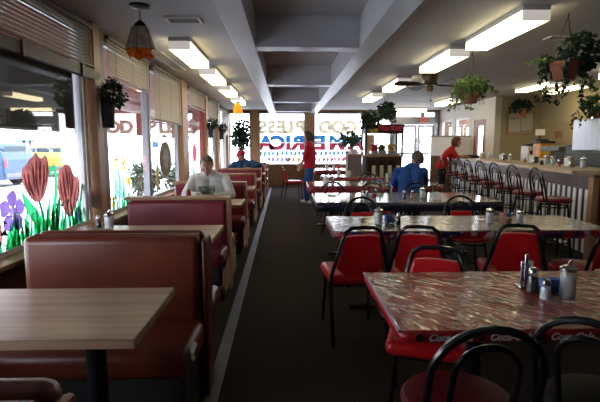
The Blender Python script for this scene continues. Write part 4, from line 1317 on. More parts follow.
p = hanging_plant('hanging fern in a terracotta pot before the far fluorescent lights', (2.40, 6.0, 1.95), 0.115, 0.14, (0.23, 0.23, 0.16), 420, 0.05, M['terracotta'], M['leaf2'], 1, ZC, 10, 0.25, 0.07)
b = MB(); rng = random.Random(77); vine(b, rng, [(0.1, 0, 0.15), (0.25, -0.02, 0.22), (0.36, -0.02, 0.12)], 24, 0.05); b.build('runner', M['leaf2'], p)
p = hanging_plant('large ivy in a terracotta pot, hanging at upper right', (2.66, 4.4, 2.02), 0.13, 0.17, (0.20, 0.20, 0.22), 480, 0.055, M['terracotta'], M['leaf3'], 2, ZC, 10, 0.42, 0.07, 0.13)
b = MB(); rng = random.Random(78); vine(b, rng, [(-0.10, 0, 0.18), (-0.24, -0.02, 0.20), (-0.40, -0.02, 0.15)], 40, 0.045); b.build('runner', M['leaf2'], p)
b = MB(); vine(b, rng, [(0.10, 0, 0.12), (0.24, 0.0, 0.02), (0.30, 0.0, -0.10)], 50, 0.05); b.build('runner', M['leaf2'], p)
hanging_plant('small plant in a terracotta pot fixed high on the beige wall', (5.80, 11.28, 2.1005), 0.13, 0.22, (0.30, 0.18, 0.17), 300, 0.08, M['terracotta'], M['leaf3'], 3, None, 6, 0.15, 0.06)
b = MB(); b.bx(5.72, 5.88, 11.14, 11.70, 2.08, 2.10, 0.004); b.bx(5.79, 5.81, 11.68, 11.70, 1.95, 2.08); tag(b.build('wall_shelf', M['oak']), 'little wooden bracket shelf holding the potted plant on the beige wall', 'shelf')
hanging_plant('dark leafy plant hanging above the salad bar sign', (2.18, 10.0, 2.00), 0.12, 0.14, (0.24, 0.22, 0.20), 300, 0.08, M['basket'], M['leaf3'], 4, ZC, 8, 0.3, 0.02)
hanging_plant('bushy potted plant standing on top of the salad bar', (2.02, 11.0, 1.905), 0.13, 0.12, (0.26, 0.2, 0.17), 350, 0.09, M['terracotta'], M['leaf3'], 5, None, 8, 0.25, 0.05)

t = thing('potted_tree', 'leafy indoor tree in the far left corner by the back window', 'tree', (-1.42, 15.2, 0))
rng = random.Random(6)
b = MB(); b.lathe([(0, 0), (0.16, 0), (0.20, 0.32), (0.21, 0.34), (0.18, 0.34), (0, 0.30)], (0, 0, 0), 20); b.build('pot', M['basket'], t)
b = MB(); b.tube([(0, 0, 0.3), (0.02, 0.01, 0.9), (-0.02, 0, 1.4), (0.03, 0, 1.9)], [0.03, 0.025, 0.02, 0.01], 8)
for k in range(6):
    b.tube([(0, 0, 1.1+0.13*k), (0.18*math.cos(k*2.1), 0.12*math.sin(k*2.1), 1.35+0.13*k)], [0.012, 0.006], 5)
b.build('trunk', M['dark_post'], t)
leaf_cloud(rng, (-0.02, 0, 1.75), (0.36, 0.28, 0.58), 460, 0.13, 0.3, None, 0.25).build('foliage', M['leaf3'], t)

def wall_vase(label, y, z, s, x=-1.86):
    t = thing('wall_planter', label, 'wall planter', (x, y, z))
    b = MB(); b.lathe([(0, -0.30*s), (0.06*s, -0.29*s), (0.068*s, -0.1*s), (0.075*s, 0.02*s), (0.06*s, 0.02*s), (0, 0.0)], (0, 0, 0), 16); b.build('vase', M['black'], t)
    rng = random.Random(int(y*10))
    leaf_cloud(rng, (0.04*s, 0.04, 0.06*s), (0.15*s, 0.16*s, 0.16*s), 260, 0.055*s**0.5, 0.2).build('foliage', M['leaf3'], t)
    b = MB()
    for k in range(8):
        b.ball((rng.uniform(-.08, .1)*s, rng.uniform(-.12, .12)*s, (0.08+rng.uniform(-.05, .16))*s), 0.014*s, 1)
    b.build('blossoms', M['white'] if s > 0.9 else M['leaf2'], t)
    b = MB(); b.tube([(0, 0, -0.05*s), (-1.93-x, 0, -0.05*s)], 0.008, 6); b.build('bracket', M['bronze'], t)
wall_vase('black wall vase of greenery on the near window post', 4.93, 1.88, 1.0)
wall_vase('small wall planter on the third window post', 11.55, 1.88, 0.95)
wall_vase('small wall planter on the fourth window post', 13.5, 1.86, 0.95)

# ------------------------------------------------------------------ salad bar and the stand left of it
sb = thing('salad_bar', 'wooden salad bar with lit glass case and dark header sign', 'salad bar', (2.30, 11.0, 0))
b = MB(); b.sm = False; b.bx(-0.42, 0.42, -0.30, 0.30, 0.08, 1.15); b.build('base', mat('dark_stained_base', (0.045, 0.025, 0.016), 0.5), sb)
b = MB(); b.bx(-0.45, 0.45, -0.33, 0.33, 1.15, 1.19, 0.008); b.build('ledge', M['oak'], sb)
for k, x in enumerate((-0.30, -0.06, 0.18)):
    b = MB(); b.bx(x-0.09, x+0.10, -0.315, -0.30, 0.55, 1.08, 0.006); b.build('door_panel', M['bronze'], sb)
for k in range(4):
    b = MB(); b.bx(-0.25+0.19*k-0.04, -0.25+0.19*k+0.04, -0.345, -0.316, 0.58, 0.95, 0.008); b.build('pale_slat', M['cream'], sb)
for x in (-0.43, 0.42):
    for y in (-0.28, 0.28):
        b = MB(); b.sm = False; b.bx(x-0.02, x+0.02, y-0.02, y+0.02, 1.19, 1.90); b.build('corner_post', M['black'], sb)
b = MB(); b.sm = False; b.bx(-0.45, 0.45, -0.31, 0.31, 1.69, 1.90); b.build('header', M['black'], sb)
b = MB(); b.sm = False; b.bx(-0.38, 0.0, -0.27, -0.20, 1.66, 1.69); b.build('lamp_tube', M['lens'], sb)
b = MB(); b.sm = False; b.bx(-0.41, 0.41, -0.303, -0.299, 1.32, 1.68); b.build('sneeze_guard', M['glass'], sb)
b = MB(); b.sm = False; b.bx(-0.38, 0.38, -0.24, 0.24, 1.19, 1.22); b.build('tray', M['steel'], sb)
lettering('Market', 0.20, mat('red_sign_letters', (0.75, 0.05, 0.06), 0.4), sb, (0.10, -0.312, 1.755), (PI/2, 0, 0), shear=0.3, offset=0.004)
for (x, z, r, m) in ((-0.37, 1.77, 0.045, 'leaf2'), (-0.29, 1.80, 0.05, 'hedge'), (-0.21, 1.76, 0.05, 'yellow'), (-0.30, 1.74, 0.04, 'yellow')):
    b = MB(); b.tube([(x, -0.312, z), (x, -0.3105-0.006*(m == 'yellow'), z)], r, 12); b.build('vegetable_picture', M[m], sb)
rng = random.Random(9)
for lab, x, m, n in (('heap of red tomatoes in the salad bar', -0.20, 'red_plastic', 60), ('heap of pale lettuce in the salad bar', -0.02, 'leaf2', 50), ('heap of yellow vegetables in the salad bar', 0.20, 'yellow', 70)):
    t = thing('salad_pan', lab, 'food', (2.30+x, 10.94, 1.221))
    b = MB(); b.sm = False
    for (xa, xb, ya, yb, za, zb) in ((-.08, .08, -.14, .14, 0, .008), (-.08, -.075, -.14, .14, .008, .06), (.075, .08, -.14, .14, .008, .06), (-.075, .075, -.14, -.135, .008, .06), (-.075, .075, .135, .14, .008, .06)):
        b.bx(xa, xb, ya, yb, za, zb)
    b.build('pan', M['steel'], t)
    b = MB()
    for k in range(n):
        b.ball((rng.uniform(-.06, .06), rng.uniform(-.11, .11), 0.04+rng.random()*0.17), (0.032, 0.032, 0.028), 1)
    o = b.build('filling', M[m], t); o['kind'] = 'stuff'
t = thing('planter_stand', 'grey purple stand with plants beside the salad bar', 'stand', (1.52+0.12, 11.2, 0))
b = MB(); b.sm = False; b.bx(-0.16, 0.18, -0.22, 0.22, 0.0, 1.18); b.build('cabinet', mat('mauve_paint', (0.22, 0.15, 0.17), 0.5), t)
b = MB(); b.bx(-0.18, 0.20, -0.24, 0.24, 1.18, 1.21, 0.006); b.build('top', M['oak'], t)
p = thing('potted_plant', 'blue green plant on the mauve stand in front of the back window', 'potted plant', (1.63, 11.15, 1.21))
rng = random.Random(21)
b = MB(); b.lathe([(0, 0), (0.07, 0), (0.09, 0.12), (0.08, 0.12), (0, 0.10)], (0, 0, 0), 16); b.build('pot', M['white'], p)
leaf_cloud(rng, (-0.06, 0, 0.34), (0.34, 0.22, 0.22), 300, 0.09, 0.3, None, 0.2).build('foliage', mat('blue_green_leaf', (0.06, 0.16, 0.15), 0.5, var=0.4, vscale=14, transl=0.3), p)

# ------------------------------------------------------------------ behind the counter
t = thing('back_counter', 'work counter along the beige wall behind the lunch counter', 'counter', (5.95, 9.0, 0))
b = MB(); b.sm = False; b.bx(-0.72, 0.5, -1.1, 2.6, 0.1, 0.9); b.build('cabinet', M['dark_post'], t)
b = MB(); b.bx(-0.75, 0.5, -1.12, 2.62, 0.9, 0.94, 0.008); b.build('worktop', M['steel'], t)
b = MB(); b.sm = False; b.bx(-0.66, 0.5, -1.08, 2.58, 0.0, 0.1); b.build('toe_kick', M['black'], t)
t = thing('juice_dispenser', 'orange juice dispenser on the work counter', 'juice dispenser', (5.58, 9.85, 0.94))
b = MB(); b.bx(-0.15, 0.15, -0.18, 0.18, 0.0, 0.18, 0.015); b.build('base', M['cream'], t)
b = MB(); b.bx(-0.14, 0.14, -0.17, 0.17, 0.18, 0.52, 0.03); b.build('juice_tank', M['orange'], t)
b = MB(); b.bx(-0.16, 0.16, -0.19, 0.19, 0.52, 0.57, 0.01); b.build('lid', M['black'], t)
b = MB(); b.tube([(-0.05, -0.17, 0.14), (-0.05, -0.23, 0.13), (-0.05, -0.24, 0.09)], 0.015, 6); b.build('tap', M['chrome'], t)
b = MB(); b.prism([(0.11*math.cos(k*PI/8), 0.11*math.sin(k*PI/8)) for k in range(16)], lambda u, v, s: V((u, -0.171-s, 0.35+v)), 0.002); b.build('fruit_picture', M['yellow'], t)
t = thing('white_milk_dispenser', 'white drink machine left of the orange juice', 'drink machine', (5.28+0.02, 10.6, 0.94))
t.location = (5.47, 10.25, 0.94)
b = MB(); b.bx(-0.09, 0.09, -0.16, 0.16, 0, 0.46, 0.02); b.build('body', M['white'], t)
b = MB(); b.bx(-0.095, 0.095, -0.165, 0.165, 0.461, 0.50, 0.006); b.build('lid', M['black'], t)
b = MB(); b.bx(-0.05, 0.05, -0.20, -0.159, 0.28, 0.36, 0.01); b.build('spout', M['black'], t)
t.name = 'milk_dispenser'
t = thing('coffee_brewer', 'black coffee brewer with grey top, right of the juice', 'coffee machine', (5.47, 9.05, 0.94))
b = MB(); b.bx(-0.22, 0.22, -0.32, 0.32, 0, 0.06, 0.01); b.bx(0.0, 0.22, -0.32, 0.32, 0.06, 0.42, 0.01); b.build('body', M['black'], t)
b = MB(); b.bx(-0.22, 0.22, -0.33, 0.33, 0.36, 0.46, 0.02); b.build('hood', mat('grey_brewer_top', (0.16, 0.17, 0.16), 0.4), t)
for s in (-1, 1):
    b = MB(); b.lathe([(0, 0.062), (0.06, 0.062), (0.07, 0.10), (0.05, 0.17), (0.04, 0.19), (0, 0.19)], (-0.11, s*0.15, 0), 16); b.build('coffee_pot', M['glass'], t)
t = thing('card_holder', 'little white card sign on a black stand above the juice', 'sign', (5.80, 10.40, 0.94))
b = MB(); b.bx(-0.12, 0.16, -0.1, 0.1, 0, 0.62, 0.01); b.bx(-0.015, 0.015, -0.01, 0.01, 0.62, 0.72); b.build('stand', M['black'], t)
b = MB(); b.sm = False; b.bx(-0.11, 0.11, -0.016, -0.010, 0.70, 0.84); b.build('card', M['white'], t)
t = thing('storage_box', 'dark box stacked on a grey box near the steel cabinet', 'box', (5.43, 8.30, 0.94))
b = MB(); b.bx(-0.2, 0.2, -0.2, 0.2, 0, 0.28, 0.01); b.build('lower_box', mat('grey_green_box', (0.20, 0.22, 0.20), 0.5), t)
b = MB(); b.bx(-0.18, 0.2, -0.2, 0.2, 0.281, 0.48, 0.01); b.build('upper_box', mat('dark_green_box', (0.07, 0.08, 0.07), 0.5), t)
t = thing('steel_cabinet', 'tall stainless steel cabinet at the right edge behind the counter', 'cabinet', (5.20, 7.40, 0))
b = MB(); b.sm = False; b.bx(-0.30, 0.18, -0.42, 0.42, 0, 1.28); b.build('stand', mat('dark_green_enamel', (0.04, 0.055, 0.05), 0.4), t)
b = MB(); b.bx(-0.33, 0.18, -0.45, 0.45, 1.28, 1.32, 0.006); b.build('shelf', mat('dark_green_shelf', (0.10, 0.12, 0.11), 0.4), t)
b = MB(); b.bx(-0.28, 0.18, -0.36, 0.40, 1.32, 1.84, 0.015); b.build('body', M['steel'], t)
b = MB(); b.bx(-0.26, 0.0, -0.372, -0.358, 1.36, 1.80, 0.008); b.build('door', M['steel'], t)
b = MB(); b.tube([(-0.02, -0.385, 1.45), (-0.02, -0.40, 1.5), (-0.02, -0.40, 1.65), (-0.02, -0.385, 1.7)], 0.01, 6); b.build('door_handle', M['chrome'], t)
hanging_plant('trailing plant in a pot on top of the steel cabinet', (5.06, 7.36, 1.8405), 0.12, 0.14, (0.30, 0.26, 0.20), 420, 0.07, M['terracotta'], M['leaf'], 8, None, 10, 0.3, 0.08)
t = thing('notice_board', 'large framed notice board with pale papers on the beige wall', 'notice board', (6.0, 11.68, 2.0-0.02))
b = MB(); b.sm = False; b.bx(-0.34, 0.34, 0.0, 0.018, -0.27, 0.27); b.build('board', mat('tan_board', (0.40, 0.34, 0.22), 0.7, var=0.08), t)
b = MB(); b.sm = False; b.bx(-0.30, -0.02, -0.004, 0.0, -0.22, 0.23); b.build('paper', mat('pale_paper', (0.58, 0.55, 0.46), 0.7), t)
b = MB(); b.sm = False; b.bx(0.02, 0.30, -0.004, 0.0, -0.18, 0.23); b.build('paper', mat('pale_paper_two', (0.55, 0.52, 0.42), 0.7), t)
b = MB(); b.sm = False
for q in ((-.36, .36, .27, .29), (-.36, .36, -.29, -.27)): b.bx(q[0], q[1], -0.01, 0.02, q[2], q[3])
for q in ((-.36, -.34), (.34, .36)): b.bx(q[0], q[1], -0.01, 0.02, -.27, .27)
b.build('frame', M['oak'], t)
t = thing('wall_panel', 'olive tan board on the beige wall above the coffee brewer', 'board', (6.49, 10.85, 1.75))
b = MB(); b.sm = False; b.bx(-0.012, 0.0, -0.75, 0.75, -0.28, 0.22); b.build('board', mat('olive_board', (0.38, 0.30, 0.15), 0.7), t)
b = MB(); b.sm = False; b.bx(-0.016, -0.012, -0.2, 0.1, -0.16, 0.0); b.build('picture', mat('rust_picture', (0.28, 0.12, 0.07), 0.7, var=0.4, vscale=30), t)
t = thing('wall_mirror', 'narrow wood framed mirror on the right wall by the steel cabinet', 'mirror', (6.49, 9.45, 1.85))
b = MB(); b.sm = False
for (ya, yb, za, zb) in ((-.3, .3, .40, .46), (-.3, .3, -.46, -.40), (-.3, -.24, -.40, .40), (.24, .3, -.40, .40)): b.bx(-0.03, 0, ya, yb, za, zb)
b.build('frame', M['post'], t)
b = MB(); b.sm = False; b.bx(-0.008, 0, -.24, .24, -.40, .40); b.build('mirror_glass', mat('mirror', (0.8, 0.8, 0.8), 0.03, 1.0), t)

# ------------------------------------------------------------------ table and counter ware
def pourer(label, loc, h=0.135, r=0.034, grp='sugar shakers'):
    t = thing('sugar_shaker', label, 'sugar shaker', loc, 0, grp)
    b = MB(); b.lathe([(0, 0.001), (r*0.96, 0.001), (r, 0.006), (r, h*0.80), (r*0.93, h*0.84), (0, h*0.84)], (0, 0, 0), 20); b.build('jar', M['glass'], t)
    b = MB(); b.lathe([(0, 0.005), (r*0.9, 0.005), (r*0.93, 0.01), (r*0.93, h*0.70), (0, h*0.72)], (0, 0, 0), 20); b.build('sugar', M['sugar'], t)
    b = MB(); b.lathe([(r*1.02, h*0.80), (r*1.06, h*0.83), (r*1.04, h*0.90), (r*0.6, h*0.97), (0, h)], (0, 0, 0), 20)
    b.tube([(0, 0, h*0.95), (0.004, 0, h*1.05), (0.012, 0, h*1.12)], [0.008, 0.007, 0.006], 8); b.build('metal_lid', M['chrome'], t)
    return t
def shaker(label, loc, fill, h=0.085, r=0.02, grp='salt and pepper shakers'):
    t = thing('table_shaker', label, 'shaker', loc, 0, grp)
    b = MB(); b.lathe([(0, 0.001), (r, 0.001), (r*1.02, 0.008), (r*0.8, h*0.66), (r*0.62, h*0.76), (0, h*0.76)], (0, 0, 0), 14); b.build('jar', M['glass'], t)
    b = MB(); b.lathe([(0, 0.004), (r*0.93, 0.004), (r*0.93, 0.01), (r*0.76, h*0.60), (0, h*0.61)], (0, 0, 0), 14); b.build('filling', fill, t)
    b = MB(); b.lathe([(r*0.70, h*0.74), (r*0.74, h*0.78), (r*0.70, h*0.92), (r*0.4, h), (0, h)], (0, 0, 0), 14); b.build('metal_lid', M['chrome'], t)
    return t
def caddy(label, loc, rz=0.0, mats=('blue_packet', 'blue_packet', 'pink_packet'), grp='sweetener packet caddies'):
    t = thing('packet_caddy', label, 'packet caddy', loc, rz, grp)
    b = MB(); b.sm = False
    w, d, h = 0.085, 0.055, 0.045
    b.bx(-w/2, w/2, -d/2, d/2, 0.0, 0.004)
    for (xa, xb, ya, yb) in ((-w/2, w/2, -d/2, -d/2+.003), (-w/2, w/2, d/2-.003, d/2), (-w/2, -w/2+.003, -d/2+.003, d/2-.003), (w/2-.003, w/2, -d/2+.003, d/2-.003)):
        b.bx(xa, xb, ya, yb, 0.004, h)
    b.build('holder', M['glass'], t)
    b = MB(); b.sm = False
    for k in range(12):
        b.mi = 0 if k < 5 else (1 if k < 9 else 2)
        b.box((-w/2+0.008+k*0.0063, 0, 0.042), (0.0035, 0.046, 0.066), 0, Euler((0, 0.05*((k*7) % 5-2), 0)))
    o = b.build('packets', [M[m] for m in mats], t)
    return t
def mug(label, loc, m, h=0.095, r=0.04, handle=True):
    t = thing('mug', label, 'mug', loc)
    b = MB(); b.lathe([(0, 0), (r*0.85, 0), (r*0.95, 0.01), (r, h), (r*0.9, h), (r*0.86, 0.012), (0, 0.010)], (0, 0, 0), 20); b.build('cup', m, t)
    if handle:
        b = MB(); b.tube([(r*0.95, 0, h*0.8), (r*1.5, 0, h*0.75), (r*1.6, 0, h*0.5), (r*1.4, 0, h*0.25), (r*0.9, 0, h*0.2)], 0.006, 8); b.build('handle', m, t)
    return t
def tumbler(label, loc, m, h=0.14, r=0.036, fill=0.8):
    t = thing('drinking_glass', label, 'drinking glass', loc)
    b = MB(); b.lathe([(0, 0.0005), (r*0.75, 0.0005), (r, h), (r*0.94, h), (r*0.70, 0.008), (0, 0.008)], (0, 0, 0), 18); b.build('glass', M['glass'], t)
    if m is not None:
        b = MB(); b.lathe([(0, 0.009), (r*0.69, 0.009), (r*(0.70+0.24*fill)*0.97, h*fill), (0, h*fill)], (0, 0, 0), 18); b.build('drink', m, t)
    return t
def napkin_box(label, loc, rz, grp='napkin dispensers on the counter'):
    t = thing('napkin_dispenser', label, 'napkin dispenser', loc, rz, grp)
    b = MB(); b.bx(-0.06, 0.06, -0.05, 0.05, 0, 0.13, 0.012); b.build('case', M['chrome'], t)
    b = MB(); b.sm = False; b.bx(-0.045, 0.045, -0.056, -0.051, 0.015, 0.115); b.bx(-0.03, 0.03, -0.02, 0.02, 0.131, 0.15); b.build('napkins', M['white'], t)
    return t
TZ = 0.7495
# near table
pourer('tall glass sugar shaker, rightmost on the nearest table', (1.215, 1.885, TZ), 0.145, 0.034)
shaker('white filled salt shaker in front on the nearest table', (1.105, 1.86, TZ), M['sugar'], 0.09, 0.024)
shaker('tall glass pepper shaker behind the salt on the nearest table', (1.10, 1.955, TZ), M['pepper'], 0.115, 0.027)
caddy('caddy of blue sweetener packets on the nearest table', (1.155, 1.915, TZ), 0.1, ('blue_packet', 'blue_packet', 'blue_packet'))
t = thing('menu_holder', 'upright steel menu holder behind the shakers on the nearest table', 'menu holder', (1.12, 2.03, TZ))
b = MB(); b.bx(-0.05, 0.05, -0.03, 0.03, 0, 0.012, 0.004); b.build('base', M['chrome'], t)
b = MB(); b.bx(-0.030, -0.012, -0.02, -0.012, 0.012, 0.16, 0.003); b.bx(-0.03, 0.03, 0.012, 0.02, 0.012, 0.12, 0.003); b.build('clip', M['chrome'], t)
# second table
pourer('glass sugar shaker at the bright left part of the second table', (0.77, 3.76, TZ), 0.135, 0.036)
caddy('caddy of blue packets beside the sugar shaker on the second table', (0.875, 3.80, TZ), 0.2)
shaker('shaker right of the blue packets on the second table', (0.93, 3.73, TZ), M['pepper'], 0.10, 0.022)
pourer('glass sugar shaker left of the tan bowl on the second table', (1.72, 3.78, TZ), 0.13, 0.033)
pourer('shorter sugar shaker right of the tan bowl on the second table', (1.97, 3.76, TZ), 0.115, 0.030)
t = thing('bowl', 'small tan bowl between two sugar shakers', 'bowl', (1.84, 3.74, TZ))
b = MB(); b.lathe([(0, 0), (0.03, 0), (0.042, 0.02), (0.052, 0.055), (0.048, 0.055), (0.036, 0.018), (0, 0.012)], (0, 0, 0), 20); b.build('bowl_body', M['tan_bowl'], t)
caddy('caddy of packets behind the tan bowl', (1.90, 3.86, TZ), 0.0, ('pink_packet', 'blue_packet', 'blue_packet'))
t = thing('wire_rack', 'tall wire condiment rack behind the tan bowl', 'rack', (1.82, 3.96, TZ))
b = MB()
for x in (-0.10, 0.10): b.tube([(x, 0, 0.003), (x, 0, 0.19)], 0.003, 6)
b.tube([(-0.10, 0, 0.19), (0.10, 0, 0.19)], 0.003, 6); b.build('hoop', M['chrome'], t)
b = MB(); b.bx(-0.11, 0.11, -0.04, 0.04, 0, 0.006, 0.002); b.build('base', M['chrome'], t)
# third table
shaker('left one of two shakers on the third table, left of the jar', (0.945, 5.62, TZ), M['sugar'], 0.10, 0.024)
shaker('right one of two shakers on the third table, by the jar', (1.01, 5.66, TZ), M['blue_packet'], 0.10, 0.024)
tumbler('glass with dark red drink on the third table', (1.10, 5.64, TZ), M['red_plastic'], 0.13, 0.038, 0.5)
shaker('grey shaker, leftmost of three items before the man in blue', (1.47, 5.62, TZ), M['pepper'], 0.10, 0.024)
shaker('pinkish shaker, middle of three items before the man in blue', (1.58, 5.66, TZ), M['pink_packet'], 0.105, 0.024)
pourer('sugar shaker, tallest of the items before the man in blue', (1.70, 5.63, TZ), 0.14, 0.036)
t = thing('paper_napkin', 'folded white paper napkin on the third table', 'napkin', (1.84, 5.50, TZ))
b = MB(); b.sm = False; b.prism([(-0.06, 0), (0.06, 0), (0.03, 0.09), (0, 0.095), (-0.05, 0.085)], lambda u, v, s: V((u, s-0.02+(0.02 if v > 0.05 else 0), v)), 0.012); b.build('fold', M['white'], t)
tumbler('glass of amber iced tea at the far side of the third table', (2.02, 6.15, TZ), M['amber_drink'], 0.15, 0.045, 0.9)
tumbler('empty glass beside the elbow of the man in blue', (1.42, 6.2, TZ), None, 0.12, 0.035)
# fourth and farther tables
mug('white cup at the left end of the fourth table', (0.68, 7.75, TZ), M['white'], 0.12, 0.05, False)
shaker('red capped shaker beside the white cup', (0.80, 7.8, TZ), M['red_plastic'], 0.11, 0.03)
tumbler('tall cream glass on the fourth table', (1.78, 7.95, TZ), M['cream'], 0.19, 0.045, 0.95)
caddy('packet caddy beside the tall cream glass', (1.62, 7.9, TZ), 0.1)
mug('white mug on the fifth table', (1.35, 9.9, TZ), M['white'], 0.12, 0.05)
pourer('sugar shaker on the fifth table', (1.15, 9.95, TZ), 0.15, 0.04)
pourer('sugar shaker on the farthest table', (1.15, 12.9, TZ), 0.16, 0.045)
shaker('shaker on the farthest table', (1.35, 12.9, TZ), M['sugar'], 0.13, 0.035)
# booth tables
shaker('small shaker on the second booth table, by the window post', (-1.50, 3.66, 0.7505), M['pepper'], 0.10, 0.024)
pourer('jar shaker on the second booth table, by the window post', (-1.40, 3.62, 0.7505), 0.135, 0.036)
t = thing('ketchup_bottle', 'red ketchup bottle before the man in the white sweatshirt', 'bottle', (-1.14, 5.36, 0.7505))
b = MB(); b.lathe([(0, 0), (0.028, 0), (0.03, 0.01), (0.03, 0.11), (0.014, 0.15), (0, 0.15)], (0, 0, 0), 16); b.build('body', M['red_plastic'], t)
b = MB(); b.lathe([(0.014, 0.15), (0.014, 0.165), (0.004, 0.195), (0, 0.195)], (0, 0, 0), 12); b.build('nozzle', M['white'], t)
shaker('shaker on the booth table behind the white sweatshirt', (-1.4, 7.25, 0.7505), M['sugar'], 0.10, 0.024)
# counter ware
for i, (s, o, lab) in enumerate([(1.25, 0.28, 'napkin dispenser nearest the right end of the counter'), (2.6, 0.30, 'napkin dispenser on the counter in front of the coffee brewer'),
                                 (4.2, 0.30, 'napkin dispenser on the counter below the notice board'), (5.7, 0.3, 'napkin dispenser at the far part of the counter')]):
    napkin_box(lab, cpt(s, o, 1.1005), -CA-PI/2+0.3)
for i, (s, o, lab) in enumerate([(1.0, 0.34, 'sugar shaker nearest the right end of the counter'), (1.9, 0.32, 'sugar shaker on the counter, second from the right end'),
                                 (2.25, 0.36, 'sugar shaker on the counter just before the juice'), (3.9, 0.34, 'sugar shaker by the napkin dispenser below the notice board'), (5.3, 0.34, 'sugar shaker on the far part of the counter')]):
    pourer(lab, cpt(s, o, 1.1005), 0.15, 0.038, 'sugar shakers on the counter')
for i, (s, o, m, lab) in enumerate([(1.45, 0.22, M['red_plastic'], 'red filled shaker near the right end of the counter'), (2.05, 0.22, M['pepper'], 'dark shaker on the counter between sugar shakers'), (2.95, 0.28, M['orange'], 'orange filled shaker on the counter')]):
    shaker(lab, cpt(s, o, 1.1005), m, 0.11, 0.028, 'shakers on the counter')
t = thing('serving_tray', 'round black serving tray under the hands of the leaning woman', 'tray', cpt(5.95+0.55, 0.22, 1.1005))
b = MB(); b.lathe([(0, 0.0), (0.25, 0.0), (0.275, 0.03), (0.27, 0.035), (0.245, 0.008), (0, 0.006)], (0, 0, 0), 28); b.build('tray_body', M['black'], t)
b = MB(); b.lathe([(0, 0.0085), (0.20, 0.0085), (0.21, 0.05), (0.19, 0.075), (0, 0.08)], (0, 0, 0), 20); b.build('stacked_plates', M['black'], t)

# ------------------------------------------------------------------ people
SK = mat('skin', (0.50, 0.27, 0.19), 0.5, var=0.08, vscale=10)
SK2 = mat('lips', (0.40, 0.15, 0.13), 0.5)
EYW = mat('eye_white', (0.75, 0.73, 0.70), 0.3)
EYD = mat('eye_dark', (0.03, 0.02, 0.02), 0.3)

def remesh(b, name, m, voxel, smooth=2, parent=None):
    o = b.build(name, m, None, sharp=None)
    md = o.modifiers.new('r', 'REMESH'); md.mode = 'VOXEL'; md.voxel_size = voxel; md.use_smooth_shade = True
    ms = o.modifiers.new('s', 'SMOOTH'); ms.iterations = smooth; ms.factor = 0.5
    dg = bpy.context.evaluated_depsgraph_get(); dg.update()
    me = bpy.data.meshes.new_from_object(o.evaluated_get(dg))
    bpy.data.objects.remove(o)
    me.name = name
    me.materials.clear()
    for x in (m if isinstance(m, (list, tuple)) else [m]):
        me.materials.append(x)
    for p in me.polygons: p.use_smooth = True
    return me

def obj_from(me, name, parent):
    o = bpy.data.objects.new(name, me)
    COL.objects.link(o)
    o.parent = parent
    return o

def hand(b, wrist, d, nrm, curl, side):
    """palm and five fingers; d points along the hand, nrm out of the palm, side +1/-1 puts the thumb"""
    d = V(d).normalized(); nrm = (V(nrm) - d*V(nrm).dot(d)).normalized()
    s = d.cross(nrm)*side
    w = V(wrist)
    for k in (-1, 0, 1):
        b.capsule(w + s*0.016*k + d*0.01, w + s*0.024*k + d*0.078, 0.017, 0.014, 10)
    for k, (off, L) in enumerate(((0.034, 0.066), (0.012, 0.078), (-0.011, 0.072), (-0.033, 0.058))):
        p = w + d*0.082 + s*off
        dd = d
        for q in range(3):
            dd = (dd + nrm*curl*(0.5+0.35*q)).normalized()
            p2 = p + dd*L*(0.44, 0.32, 0.24)[q]
            b.capsule(p, p2, 0.0092-0.0008*q, 0.0086-0.0008*q, 8)
            p = p2
    p = w + s*0.030 + d*0.022
    p2 = p + (s*0.75+d*0.55+nrm*0.25).normalized()*0.040
    p3 = p2 + (s*0.25+d*0.9+nrm*0.4).normalized()*0.036
    b.capsule(p, p2, 0.013, 0.0105, 8); b.capsule(p2, p3, 0.0105, 0.009, 8)

